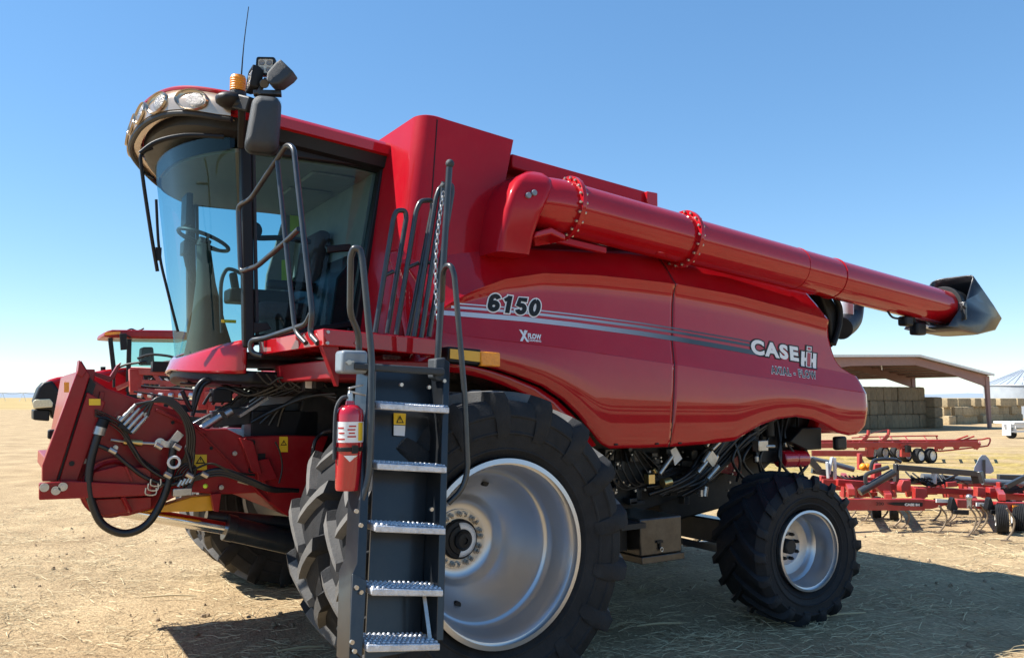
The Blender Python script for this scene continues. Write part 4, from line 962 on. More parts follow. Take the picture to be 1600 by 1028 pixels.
# side marker
k = MB(); k.prism([A(700, 541, y=.35), A(752, 546, y=.35), A(752, 571, y=.35), A(700, 566, y=.35)], (0, .12, 0)); k.build('marker_bracket', 'black', T, bevel=.01)
k = MB(); k.prism([A(703, 545, y=.345), A(753, 550, y=.345), A(753, 566, y=.345), A(703, 560, y=.345)], (0, -.004, 0)); k.build('reflector_strip', 'yellow', T)
k = MB(); k.prism([A(752, 549, y=.33), A(782, 551, y=.33), A(782, 573, y=.33), A(752, 572, y=.33)], (0, .05, 0)); k.build('marker_lamp', 'amber', T, bevel=.008)

# ---------------- fire extinguisher (hung on the ladder, its own thing)
ec = A(545, 765, y=-.10); rE = .071
X_ = root('fire_extinguisher', 'red fire extinguisher with white label strapped to the left side of the ladder', 'fire extinguisher', ec)
et = A(545, 632, y=-.10); Hh = et.z-ec.z
k = MB(); k.lathe([(0, 0), (rE*.95, 0), (rE, .012), (rE, Hh*.88), (rE*.93, Hh*.94), (rE*.6, Hh*.99), (.025, Hh*1.0), (.022, Hh+.02), (0, Hh+.02)], ec, Z, 32); k.build('cylinder_body', 'extred', X_, smooth=50)
k = MB(); ring_ = lambda z, r_, a0_, a1_: [ec+Vector((r_*math.cos(a), r_*math.sin(a), z)) for a in [R(lerp(a0_, a1_, i/20)) for i in range(21)]]
k.grid([ring_(Hh*.56, rE+.0015, 150, 380), ring_(Hh*.80, rE+.0015, 150, 380)]); k.build('paper_label', 'decalwhite', X_, smooth=60)
k = MB(); k.grid([ring_(Hh*.58, rE+.003, 285, 312), ring_(Hh*.79, rE+.003, 285, 312)]); k.build('label_panel', 'decalyellow', X_, smooth=60)
k = MB()
for z_, a_, b_ in ((.74, 245, 275), (.70, 240, 272), (.66, 245, 270), (.62, 240, 275), (.59, 195, 230), (.72, 195, 225), (.66, 200, 228)): k.grid([ring_(Hh*z_, rE+.003, a_, b_), ring_(Hh*(z_+.018), rE+.003, a_, b_)])
k.build('label_print', 'extred', X_, smooth=60)
k = MB(); k.grid([ring_(Hh*.41, rE+.002, 225, 285), ring_(Hh*.34, rE+.002, 250, 252)]); k.build('label_chevron', 'decalwhite', X_, smooth=60)
k = MB(); k.lathe([(rE+.001, Hh*.455), (rE+.006, Hh*.46), (rE+.006, Hh*.50), (rE+.001, Hh*.505)], ec, Z, 32); k.box(ec+Vector((0, -rE-.008, Hh*.48)), (.03, .014, .04)); k.build('strap', 'black', X_)
k = MB(); p = ec+Vector((0, 0, Hh+.03)); k.cyl(p-Vector((0, 0, .02)), p+Vector((0, 0, .035)), .02, .014, 14); k.bar(p+Vector((-.01, 0, .04)), p+Vector((.085, 0, .02)), .022, .012); k.bar(p+Vector((-.01, 0, .055)), p+Vector((.07, 0, .075)), .022, .010); k.build('valve_handle', 'steel', X_, bevel=.003)
k = MB(); k.tube([p+Vector((-.02, 0, .01)), p+Vector((-.05, 0, .0)), p+Vector((-.078, 0, -.06)), ec+Vector((-rE-.012, 0, Hh*.6)), ec+Vector((-rE-.010, 0, Hh*.36))], .010, 8, 5); k.build('discharge_hose', 'greyplastic', X_)

# ---------------- feeder house and front gear
YF0, YF1 = 1.72, 3.55
FP = [(126, 580), (166, 606), (210, 622), (274, 640), (296, 657), (322, 671), (355, 670), (380, 682), (445, 680), (514, 681), (482, 760), (451, 807), (400, 770), (344, 772), (290, 768), (237, 795), (200, 806), (163, 807), (140, 797), (110, 760), (104, 700)]
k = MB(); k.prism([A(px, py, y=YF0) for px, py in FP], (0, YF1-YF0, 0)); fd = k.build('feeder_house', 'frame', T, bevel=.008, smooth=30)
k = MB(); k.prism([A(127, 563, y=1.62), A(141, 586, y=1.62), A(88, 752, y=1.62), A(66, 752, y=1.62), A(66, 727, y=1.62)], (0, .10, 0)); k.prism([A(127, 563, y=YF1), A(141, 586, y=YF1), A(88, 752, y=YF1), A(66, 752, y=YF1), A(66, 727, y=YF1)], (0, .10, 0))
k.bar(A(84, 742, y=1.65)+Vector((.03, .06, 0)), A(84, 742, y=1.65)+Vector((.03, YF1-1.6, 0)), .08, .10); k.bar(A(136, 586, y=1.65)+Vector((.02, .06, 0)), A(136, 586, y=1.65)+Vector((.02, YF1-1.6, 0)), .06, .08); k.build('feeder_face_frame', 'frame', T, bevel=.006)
k = MB(); k.prism([A(136, 612, y=1.64), A(165, 628, y=1.64), A(121, 752, y=1.64), A(92, 752, y=1.64)], (0, .07, 0)); k.build('face_stiffener', 'frame', T, bevel=.006)
k = MB(); k.prism([A(141, 590, y=1.66), A(150, 600, y=1.66), A(100, 745, y=1.66), A(88, 752, y=1.66)], (0, .03, 0)); k.build('face_recess', 'dark', T)
k = MB(); k.prism([A(124, 562, y=1.60), A(131, 572, y=1.60), A(136, 580, y=1.60), A(128, 590, y=1.60), A(121, 584, y=1.60)], (0, .16, 0)); k.build('hook', 'frame', T, bevel=.004)
k = MB(); k.prism([A(190, 566, y=2.2), A(183, 570, y=2.2), A(172, 588, y=2.2), A(140, 578, y=2.2), A(142, 584, y=2.2), A(172, 597, y=2.2), A(180, 590, y=2.2)], (0, .05, 0)); k.build('hook', 'frame', T, bevel=.004)
k = MB(); k.prism([A(61, 755, y=1.56), A(107, 751, y=1.56), A(238, 757, y=1.56), A(236, 774, y=1.56), A(61, 781, y=1.56)], (0, .06, 0)); k.build('latch_arm', 'frame', T, bevel=.006)
k = MB()
for px, py in ((69, 761), (87, 766), (98, 760)): p = A(px, py, y=1.56); k.cyl(p, p+Vector((0, -.02, 0)), .026, n=18); k.cyl(p+Vector((0, -.02, 0)), p+Vector((0, -.035, 0)), .015, n=6)
for px, py in ((204, 641), (186, 653), (228, 648), (250, 692), (366, 708), (180, 699), (132, 720), (249, 758), (345, 761)): p = A(px, py, y=YF0-.01); k.cyl(p, p+Vector((0, -.02, 0)), .016, n=16); k.cyl(p+Vector((0, -.02, 0)), p+Vector((0, -.035, 0)), .010, n=6)
k.each('feeder_bolt', 'steel', T, group=2)
k = MB()
for px, py, r_ in ((395, 691, .018), (392, 734, .02), (112, 724, .016), (330, 700, .012), (270, 660, .012)): p = A(px, py, y=YF0-.004 if px > 130 else 1.636); k.cyl(p, p+Vector((0, -.003, 0)), r_, n=16)
p = A(409, 714, y=YF0-.004); k.box(p, (.05, .004, .05)); k.each('plate_hole', 'decalblack', T)
k = MB(); k.bar(A(300, 662, y=YF0-.01), A(420, 784, y=YF0-.01), .02, .012); k.bar(A(382, 684, y=YF0-.01), A(420, 770, y=YF0-.01), .03, .02); k.bar(A(160, 612, y=YF0-.01), A(152, 655, y=YF0-.01), .02, .03); k.bar(A(244, 640, y=YF0-.01), A(322, 676, y=YF0-.01), .02, .02); k.bar(A(196, 728, y=1.60), A(206, 752, y=1.60), .03, .015); k.bar(A(192, 776, y=1.58), A(204, 800, y=1.60), .03, .02); k.each('plate_rib', 'frame', T, bevel=.003)
k = MB(); k.prism([A(375, 684, y=1.66), A(396, 690, y=1.66), A(410, 742, y=1.66), A(394, 736, y=1.66)], (0, .05, 0)); k.prism([A(398, 720, y=1.68), A(420, 716, y=1.68), A(434, 748, y=1.68), A(404, 752, y=1.68)], (0, .04, 0)); k.prism([A(330, 772, y=1.66), A(346, 770, y=1.66), A(342, 800, y=1.66), A(334, 798, y=1.66)], (0, .05, 0)); k.each('feeder_gusset', 'frame', T, bevel=.004)
k = MB()
for i, P_ in enumerate(([(232, 755), (232, 765), (246, 765), (247, 755)], [(236, 748), (236, 758), (250, 758), (251, 748)], [(228, 762), (228, 772), (243, 772), (244, 762)])): k.tube([A(px, py, y=1.56) for px, py in P_], .006, 6, 3)
k.each('pin_bracket', 'steel', T)
k = MB(); rs6 = random.Random(21)
for i in range(4):
    x0_, y0_ = rs6.uniform(205, 300), rs6.uniform(584, 612); k.tube([A(x0_, y0_, y=2.3), A(x0_+30, y0_+rs6.uniform(-6, 8), y=2.25), A(x0_+62, y0_+rs6.uniform(-4, 12), y=2.2), A(x0_+95, y0_+rs6.uniform(4, 20), y=2.1)], rs6.choice((.007, .010, .012)), 6, 5)
for i in range(6):
    x0_ = 318+i*14; k.tube([A(x0_, 632, y=1.9), A(x0_+14, 612+i*2, y=1.9), A(x0_+36, 606, y=1.85), A(x0_+70, 618, y=1.8), A(x0_+110, 604, y=1.7)], rs6.choice((.008, .011)), 6, 5)
for i in range(4): k.tube([A(148, 640+i*3, y=1.62), A(168, 648+i*4, y=1.60), A(190, 662+i*5, y=1.58), A(205, 690+i*4, y=1.58), A(222, 716+i*3, y=1.6), A(250, 735+i*3, y=1.6)], .005, 6, 5)
k.tube([A(293, 655, y=1.55), A(303, 690, y=1.55), A(300, 730, y=1.55), A(285, 760, y=1.58)], .008, 6, 5); k.tube([A(300, 735, y=1.55), A(330, 724, y=1.55), A(362, 737, y=1.55), A(398, 742, y=1.6)], .008, 6, 5)
k.each('thin_hose', 'loophose', T, smooth=60)
k = MB()
for px, py in ((248, 697), (277, 698), (296, 742), (262, 742), (320, 741), (176, 704)): p = A(px, py, y=1.53); k.cyl(p+Vector((-.02, 0, .012)), p+Vector((.02, 0, -.012)), .018, n=10)
k.each('hose_ferrule', 'steel', T)
k = MB(); rg = k.ring(A(272, 722, y=1.54), (0, 1, 0), .035, 16); k.tube(rg+rg[:1], .009, 6); k.build('hose_ring', 'white', T)
# drive shield (round) low on the feeder side
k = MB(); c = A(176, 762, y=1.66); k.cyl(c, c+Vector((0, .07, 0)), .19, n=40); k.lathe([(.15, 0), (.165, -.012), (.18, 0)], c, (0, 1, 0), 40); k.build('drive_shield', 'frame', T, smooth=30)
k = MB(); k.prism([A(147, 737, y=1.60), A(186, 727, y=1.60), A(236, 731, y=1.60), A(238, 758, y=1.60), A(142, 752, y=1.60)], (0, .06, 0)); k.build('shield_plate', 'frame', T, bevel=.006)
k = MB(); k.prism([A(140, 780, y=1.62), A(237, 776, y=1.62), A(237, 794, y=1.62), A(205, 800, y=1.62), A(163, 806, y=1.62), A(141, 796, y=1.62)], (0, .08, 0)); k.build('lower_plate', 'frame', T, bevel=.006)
# tie rod across the side
k = MB(); k.cyl(A(193, 690, y=1.64), A(222, 692, y=1.64), .022, n=12); k.build('turnbuckle', 'brass', T)
k = MB(); k.cyl(A(173, 687, y=1.64), A(195, 690, y=1.64), .009, n=10); k.cyl(A(222, 692, y=1.64), A(245, 693, y=1.64), .010, n=10); k.cyl(A(250, 692, y=1.62), A(250, 692, y=1.70), .032, n=20); k.bar(A(250, 692, y=1.64), A(272, 696, y=1.64), .05, .04); k.bar(A(262, 698, y=1.63), A(282, 676, y=1.63), .04, .05); k.each('tie_rod', 'steel', T)
# yellow stop and lift cylinder
k = MB(); k.prism([A(222, 800, y=1.75), A(300, 776, y=1.75), A(340, 773, y=1.75), A(344, 778, y=1.75), A(338, 797, y=1.75), A(310, 799, y=1.75)], (0, .12, 0)); k.build('safety_stop', 'yellow', T, bevel=.006)
k = MB(); k.cyl(A(190, 797, y=1.98), A(365, 827, y=1.98), .046, n=24); k.build('cylinder_rod', 'chrome', T)
k = MB(); k.cyl(A(354, 824, y=1.98), A(500, 858, y=1.98), .088, n=28); k.cyl(A(352, 823, y=1.98), A(366, 826, y=1.98), .095, n=28); k.cyl(A(322, 806, y=2.05), A(480, 820, y=2.05), .05, n=20); k.build('lift_cylinder', 'blackmetal', T, bevel=.004)
# hoses
def hose(P, r_, m='hose', name='hydraulic_hose', sub=6):
    k = MB(); k.tube([A(p[0], p[1], y=p[2] if len(p) > 2 else 1.58) for p in P], r_, 10, sub); return k.build(name, m, T, smooth=60)
hose([(159, 664), (150, 690), (141, 725), (139, 760), (147, 795), (163, 821), (195, 833), (228, 820), (252, 785), (265, 745), (270, 705), (275, 690)], .025)
k = MB(); k.cyl(A(158, 667, y=1.58), A(154, 679, y=1.58), .036, n=18); k.build('hose_collar', 'steel', T)
k = MB(); k.cyl(A(163, 655, y=1.58), A(158, 667, y=1.58), .033, .036, 18); k.build('hose_cap', 'black', T)
for i, (o_, c_) in enumerate(((0, (200, 642)), (5, (206, 648)), (10, (212, 654)), (15, (218, 660)))):
    a_ = c_; hose([(a_[0]+12, a_[1]-10, 1.55), (240+o_*.2, 627-o_*.25, 1.54), (262+o_*.5, 630-o_*.35, 1.53), (284+o_*.5, 650-o_*.2, 1.52), (293+o_*.7, 680, 1.53), (290+o_*.6, 712+o_*.2, 1.56), (279+o_*.2, 724+o_*.2, 1.6)], .0095, 'loophose')
    q1 = A(a_[0]-12, a_[1]+16, y=1.55); q2 = A(a_[0]+12, a_[1]-10, y=1.55)
    k = MB(); k.cyl(q1, q1.lerp(q2, .45), .015, n=14); k.cyl(q1.lerp(q2, .45), q1.lerp(q2, .8), .012, n=14); k.cyl(q1.lerp(q2, .8), q2, .010, n=12); k.build('quick_coupler', 'steel', T)
k = MB(); k.bar(A(187, 661, y=1.57), A(208, 674, y=1.57), .06, .05); k.build('coupler_block', 'black', T, bevel=.006)
hose([(196, 681), (210, 702), (224, 724), (245, 740), (262, 747), (285, 742)], .010); hose([(152, 695), (176, 706), (200, 726), (228, 746), (262, 757), (290, 750)], .013)
hose([(150, 650, 1.6), (170, 655, 1.6), (186, 663, 1.6), (196, 676, 1.6)], .007)
for i in range(3): hose([(285+i*3, 760-i*3, 1.6), (310, 742+i*3, 1.58), (347, 734+i*4, 1.56), (392, 750+i*3, 1.55), (425, 763+i*2, 1.55), (466, 766, 1.6)], .016-.003*i)
hose([(284, 610, 1.9), (300, 640, 1.9), (306, 610, 1.9), (318, 594, 1.9), (336, 593, 1.9)], .016); hose([(300, 650, 1.9), (312, 612, 1.9), (322, 598, 1.9), (338, 594, 1.9)], .016)
hose([(300, 742, 1.55), (296, 720, 1.55), (291, 700, 1.55), (300, 690, 1.55)], .012)
for i in range(4): hose([(270+i*4, 752, 1.6), (282+i*5, 730+i, 1.58), (300+i*2, 724+i*2, 1.57), (303, 745+i, 1.58), (292+i*2, 762, 1.58)], .007)
k = MB(); k.box(A(284, 768, y=1.6), (.12, .06, .05)); k.build('valve_block', 'steel', T, bevel=.005)
k = MB()
for i in range(4): k.cyl(A(278+i*6, 760-i*2, y=1.57), A(284+i*6, 750-i*2, y=1.57), .013, n=10)
k.each('hose_fitting', 'steel', T)
k = MB(); k.ball(A(321, 759, y=1.57), .016); k.build('dust_cap', 'decalgreen', T)
k = MB(); k.bar(A(372, 752, y=1.6), A(388, 756, y=1.6), .015, .015); k.build('cable_tie', 'beige', T)
hose([(430, 690, 1.65), (437, 705, 1.65), (441, 730, 1.65), (436, 755, 1.65)], .006)
def label(px, py, w_, h_, y, m='decalyellow', sym=True, name='warning_label'):
    P_ = [A(px-w_, py-h_, y=y), A(px+w_, py-h_, y=y), A(px+w_, py+h_, y=y), A(px-w_, py+h_, y=y)]
    k = MB(); k.prism(P_, (0, -.003, 0)); o = k.build(name, m, T)
    if sym: c = sum(P_, Vector())/4; hw = (P_[1]-P_[0]).length/2; tri_mark(c+Vector((0, 0, .4*hw)), hw*.78, hw*.62, o)
    return o
label(313, 722, 10, 12, YF0-.002); label(443, 694, 6.5, 12, YF0-.002); label(148, 628, 9, 5, 1.637, sym=False); label(104, 605, 4, 8, 1.615, 'amber', False, 'reflector')
k = MB(); k.box(A(84, 678, y=1.9), (.07, .07, .06)); k.build('sensor_block', 'black', T, bevel=.01)
# dark machinery below the cab
k = MB(); k.prism([(-.62, 1.8, 2.0), (1.1, 1.8, 2.0), (1.1, 1.8, 1.1), (-.2, 1.8, 1.05), (-.75, 1.8, 1.55)], (0, 1.5, 0)); k.build('chassis', 'dark', T, bevel=.02)
k = MB(); k.prism([A(410, 628, y=3.0), A(482, 628, y=3.0), A(482, 590, y=3.0), A(450, 588, y=3.0), A(415, 600, y=3.0)], (.1, .5, 0)); k.build('intake_cover', 'beige', T)
k = MB(); k.bar(A(300, 668, y=1.95), A(385, 622, y=1.95), .07, .06); k.bar(A(320, 660, y=2.1), A(400, 612, y=2.1), .06, .06); k.bar(A(395, 660, y=1.9), A(505, 620, y=1.9), .06, .09); k.bar(A(330, 655, y=1.9), A(470, 640, y=1.9), .10, .12)
k.bar(A(440, 640, y=2.4), A(470, 592, y=2.4), .03, .03); k.bar(A(420, 612, y=2.4), A(480, 630, y=2.4), .03, .03); k.each('lift_link', 'blackmetal', T, bevel=.006)
k = MB(); k.bar(A(372, 650, y=1.85), A(416, 622, y=1.85), .10, .02); k.cyl(A(312, 672, y=1.85), A(345, 650, y=1.85), .028, n=12); k.cyl(A(352, 648, y=1.85), A(362, 642, y=1.85), .03, n=12); k.each('linkage_rod', 'steel', T)
k = MB()
for i in range(4): k.tube([A(392+i*14, 660+i*2, y=1.8), A(430+i*6, 640-i*3, y=1.75), A(480+i*4, 620-i*3, y=1.6), A(525+i*2, 615+i*6, y=1.4)], .012, 8, 5)
for i in range(4): k.tube([A(402+i*14, 582+i*2, y=1.5), A(420+i*16, 600+i*4, y=1.5), A(440+i*18, 590, y=1.45), A(470+i*14, 606, y=1.4)], .008, 6, 5)
k.tube([A(487, 720, y=1.5), A(492, 690, y=1.5), A(505, 676, y=1.5), A(520, 672, y=1.4)], .014, 8, 5); k.each('wiring_cable', 'hose', T)
k = MB(); k.box(A(484, 597, y=1.3), (.10, .06, .13)); k.box(A(496, 594, y=1.25), (.07, .10, .12)); k.box(A(345, 618, y=1.9), (.14, .12, .10)); k.box(A(440, 662, y=1.9), (.5, .2, .2)); k.each('junction_box', 'black', T, bevel=.01)
k = MB(); k.prism([A(477, 588, y=1.27), A(487, 589, y=1.27), A(487, 607, y=1.27), A(477, 606, y=1.27)], (0, -.01, 0)); k.build('step_lamp', 'white', T, bevel=.003)
# front axle, belly, frame rails between the wheels
k = MB(); k.cyl((0, .6, .93), (0, 2*YC-.6, .93), .16, n=24); k.box((0, YC, .95), (.5, 1.6, .6)); k.build('front_axle', 'blackmetal', T, bevel=.02)
k = MB(); k.bar((3.17, .7, .62), (3.17, 2*YC-.7, .62), .16, .22); k.bar((2.2, 1.6, 1.0), (3.17, YC, .68), .12, .14); k.bar((2.2, 2*YC-1.6, 1.0), (3.17, YC, .68), .12, .14); k.build('rear_axle', 'blackmetal', T, bevel=.015)
k = MB()
for yy in (1.3, 2*YC-1.3): k.prism([(-.1, yy, 1.5), (4.0, yy, 1.75), (4.0, yy, 1.45), (2.9, yy, 1.0), (1.6, yy, .75), (.2, yy, .8)], (0, .08, 0))
k.each('frame_rail', 'dark', T, bevel=.01)
k = MB(); k.prism([(.3, 1.5, 1.5), (3.4, 1.5, 1.6), (2.6, 1.5, .95), (1.2, 1.5, .78)], (0, 2.1, 0)); k.prism([(2.2, 1.35, 2.0), (4.2, 1.35, 2.0), (4.1, 1.35, 1.30), (3.3, 1.35, .82), (2.5, 1.35, .72)], (0, 2.4, 0)); k.build('cleaning_shoe', 'dark', T, bevel=.02)
k = MB(); k.bar(A(1065, 845, y=1.4), A(1122, 858, y=1.4), .05, .06); k.bar(A(1070, 850, y=2.2), A(1130, 848, y=2.2), .05, .05); k.bar(A(1095, 840, y=1.5), A(1078, 850, y=2.2), .03, .03); k.each('tie_bar', 'blackmetal', T)
# toolbox
tp = [A(1000, 811, y=.62), A(1065, 805, y=.62), A(1065, 862, y=.62), A(1066, 876, y=.62), A(1001, 878, y=.62), A(1001, 864, y=.62)]
k = MB(); x0_, x1_, zt_, zb_ = tp[0].x, tp[1].x, (tp[0].z+tp[1].z)/2, (tp[3].z+tp[4].z)/2
k.prism([Vector((x0_, .62, zt_)), Vector((x1_, .62, zt_)), Vector((x1_, .62, zb_+.055)), Vector((x0_, .62, zb_+.055))], (0, .55, 0)); tb = k.build('toolbox', 'toolbox', T, bevel=.012)
k = MB(); k.prism([Vector((x0_+.003, .605, zb_+.053)), Vector((x1_+.01, .605, zb_+.053)), Vector((x1_+.01, .605, zb_)), Vector((x0_+.003, .605, zb_))], (0, .56, 0)); k.build('toolbox_base', 'toolbox', tb, bevel=.005)
k = MB(); p = A(1031, 846, y=.61); k.bar(p+Vector((-.03, 0, .0)), p+Vector((.03, 0, .0)), .012, .02); k.bar(p+Vector((0, 0, .0)), p+Vector((0, 0, -.06)), .014, .016); k.build('toolbox_latch', 'black', tb)
k = MB(); p = A(1034, 858, y=.60); rg = k.ring(p, (0, 1, 0), .014, 14); k.tube(rg+rg[:1], .004, 6); k.build('padlock', 'steel', tb)
k = MB(); k.box((x0_-.1, .75, zt_-.04), (.24, .35, .04)); k.box((x0_-.12, .9, zt_-.15), (.2, .3, .2)); k.build('toolbox_bracket', 'dark', tb)
# hydraulics behind the panel opening
hy = MB(); rs2 = random.Random(11)
for i in range(16):
    x0_ = rs2.uniform(1080, 1170); o_ = rs2.uniform(-10, 10)
    hy.tube([A(1010+i*4, 775-rs2.uniform(0, 15), y=1.15), A(1060+i*3, 750+o_*.5, y=1.05), A(1100+i*2+o_, 715+o_, y=1.0+.01*i), A(1130+i*3, 680+o_, y=1.02), A(1160+i*5, 640, y=1.1)], rs2.choice((.012, .016, .02)), 8, 5)
for i in range(9):
    x0_ = 1150+i*12; hy.tube([A(x0_, 640, y=1.1), A(x0_+rs2.uniform(-8, 8), 680, y=1.05), A(x0_+rs2.uniform(-18, 18), 720, y=1.0), A(x0_+rs2.uniform(-10, 24), 752, y=1.05)], .014, 8, 5)
for i in range(8): hy.tube([A(955+i*7, 705, y=1.2), A(950+i*12, 735, y=1.15), A(980+i*9, 765-i*3, y=1.15), A(1050+i*6, 730, y=1.15)], .008, 6, 5)
hy.each('hydraulic_hose', 'hose', T, smooth=60)
k = MB()
for a_, b_ in (((1105, 748), (1122, 728)), ((1090, 738), (1106, 718)), ((1112, 702), (1124, 690)), ((1103, 697), (1111, 683)), ((1098, 722), (1108, 706)), ((1112, 728), (1120, 712)), ((1030, 740), (1050, 712)), ((1096, 775), (1096, 765)), ((1101, 775), (1103, 760))):
    k.cyl(A(*a_, y=.95), A(*b_, y=.95), .022, n=12)
k.box(A(1110, 716, y=.95), (.10, .05, .10), Matrix.Rotation(.8, 3, 'Y')); k.each('hose_coupling', 'steel', T)
k = MB(); k.prism([A(1048, 703, y=1.0), A(1056, 698, y=1.0), A(1066, 716, y=1.0), A(1055, 727, y=1.0)], (0, .01, 0)); k.build('spec_plate', 'white', T)
k = MB(); k.cyl(A(1035, 755, y=1.0), A(1047, 752, y=1.0), .04, n=18); k.box(A(1015, 748, y=1.0), (.07, .06, .08)); k.cyl(A(1020, 732, y=1.0), A(1024, 738, y=1.0), .02, n=10); k.each('solenoid_valve', 'brass', T, bevel=.004)
k = MB(); k.box(A(1188, 696, y=.98), (.13, .08, .10)); k.cyl(A(1196, 697, y=.95), A(1210, 697, y=.95), .016, n=10); k.cyl(A(1182, 712, y=.95), A(1182, 722, y=.95), .018, n=10); k.box(A(1232, 694, y=1.05), (.13, .04, .05)); k.each('manifold', 'steel', T, bevel=.008)
k = MB(); k.cyl(A(1218, 717, y=1.05), A(1238, 716, y=1.05), .085, n=24); k.cyl(A(1238, 716, y=1.05), A(1256, 716, y=1.05), .085, n=24); k.build('accumulator', 'extred', T, bevel=.01)
k = MB(); k.box(A(1180, 668, y=1.1), (.05, .05, .35)); k.cyl(A(1178, 655, y=1.05), A(1178, 682, y=1.05), .05, n=16); k.cyl(A(1200, 655, y=1.05), A(1202, 682, y=1.05), .05, n=16); k.box(A(1200, 712, y=1.1), (.35, .06, .12)); k.each('damper', 'black', T, bevel=.01)
k = MB(); k.prism([A(1115, 735, y=1.2), A(1130, 690, y=1.2), A(1150, 690, y=1.2), A(1160, 745, y=1.2)], (0, .05, 0)); k.build('side_plate', 'frame', T)
k = MB(); rs3 = random.Random(5)
for i in range(46):
    px, py = rs3.uniform(950, 1150), rs3.uniform(705, 770); p = A(px, py, y=1.18)
    k.cyl(p, p+Vector((0, -.02, 0)), rs3.uniform(.007, .013), n=8)
k.each('bolt_head', 'steel', T)
k = MB(); rs3 = random.Random(9)
for i in range(30):
    px, py = rs3.uniform(945, 1120), rs3.uniform(703, 785); p = A(px, py, y=1.25); k.box(p, (rs3.uniform(.03, .16), .08, rs3.uniform(.02, .1)))
k.each('steel_bracket', 'blackmetal', T, bevel=.004)

# ================================================================== BACKGROUND
# ---------------- tractor
YT = 18.0
tc_ = A(170, 640, y=YT+1); tc_.z = 0
TR = root('tractor', 'red four-wheel-drive tractor with black nose parked beyond the front of the combine', 'tractor', tc_)
def TP(px, py, dy=0): return A(px, py, y=YT+dy)
k = MB(); hoodp = [(64, 606), (72, 594), (90, 589), (122, 585), (168, 577), (215, 572), (215, 640), (150, 650), (92, 656), (84, 640)]
k.prism([TP(*p, .35) for p in hoodp], (0, 1.3, 0)); k.build('hood', 'red', TR, bevel=.10, seg=3)
k = MB(); k.prism([TP(*p, .30) for p in ((53, 626), (60, 606), (68, 597), (82, 594), (93, 610), (97, 630), (95, 655), (84, 656), (80, 640), (56, 640))], (0, 1.4, 0)); k.build('grille', 'black', TR, bevel=.06, seg=3)
for dy in (.27, 1.65):
    k = MB(); k.prism([TP(51, 628, dy), TP(55, 624, dy), TP(78, 623, dy), TP(83, 629, dy), TP(82, 636, dy), TP(52, 638, dy)], (0, .08, 0)); k.build('headlight', 'headlamp', TR, bevel=.02)
k = MB(); k.prism([TP(52, 640, .4), TP(78, 640, .4), TP(77, 658, .4), TP(52, 656, .4)], (0, 1.2, 0)); k.build('front_weight', 'black', TR, bevel=.03)
k = MB(); k.prism([TP(162, 526, .2), TP(164, 518, .2), TP(176, 515, .2), TP(275, 516, .2), TP(300, 520, .2), TP(300, 530, .2), TP(192, 528, .2)], (0, 1.7, 0)); k.build('cab_roof', 'frame', TR, bevel=.05, seg=3)
k = MB(); k.prism([TP(164, 519, .18), TP(188, 518, .18), TP(188, 522, .18), TP(164, 524, .18)], (0, .02, 0)); k.build('marker_lamp', 'amber', TR)
k = MB()
for a_, b_ in (((202, 530), (200, 612)), ((172, 528), (178, 580)), ((296, 528), (296, 600)), ((236, 600), (300, 604))):
    for dy in (.28, 1.75): k.bar(TP(*a_, dy), TP(*b_, dy), .10, .10)
k.bar(TP(200, 585, .28), TP(296, 590, .28), .05, .07); k.each('cab_pillar', 'black', TR)
k = MB(); k.poly([TP(204, 530, .27), TP(296, 531, .27), TP(296, 600, .27), TP(202, 600, .27)]); k.poly([TP(172, 529, .3), TP(202, 530, .27), TP(200, 590, .27), TP(178, 580, .3)]); k.poly([TP(204, 530, 1.77), TP(296, 531, 1.77), TP(296, 600, 1.77), TP(202, 600, 1.77)]); k.each('cab_glass', 'glass2', TR, smooth=0)
k = MB(); k.prism([TP(205, 585, .3), TP(296, 585, .3), TP(296, 650, .3), TP(190, 650, .3)], (0, 1.4, 0)); k.build('cab_body', 'black', TR)
k = MB(); k.prism([TP(187, 521, .0), TP(198, 521, .0), TP(199, 546, .0), TP(189, 547, .0)], (0, .1, 0)); k.bar(TP(198, 524, .05), TP(206, 528, .25), .03, .03); k.build('side_mirror', 'black', TR, bevel=.03)
k = MB(); k.prism([TP(222, 542, .8), TP(240, 542, .8), TP(242, 570, .8), TP(220, 570, .8)], (0, .5, 0)); k.build('seat', 'black', TR, bevel=.05)
k = MB(); k.cyl(TP(161, 581, 1.0), TP(161, 573, 1.0), .06, n=12); k.build('exhaust_cap', 'black', TR)
k = MB(); k.tube([TP(196, 518, .3), TP(205, 514, .3), TP(215, 517, .3), TP(225, 513, .3)], .02, 6, 4); k.build('beacon_wire', 'black', TR)
first = None
for x_ in (TP(205, 640, 0).x, TP(330, 640, 0).x):
    for y_ in (YT-.25, YT+2.2):
        c = Vector((x_, y_, .85))
        if first is None:
            k = MB(); k.lathe([(.42, 0), (.42, .02), (.38, .05), (.34, .25), (.2, .3), (0, .3)], (c.x, c.y-.28, c.z), (0, 1, 0), 40); first = k.build('wheel', 'rim', TR, origin=c, recalc=False)
            tyre('tyre', c, .88, .55, .43, 18, .05, 'rubber', first)
        else: copy_tree(first, TR, c-W[TR])

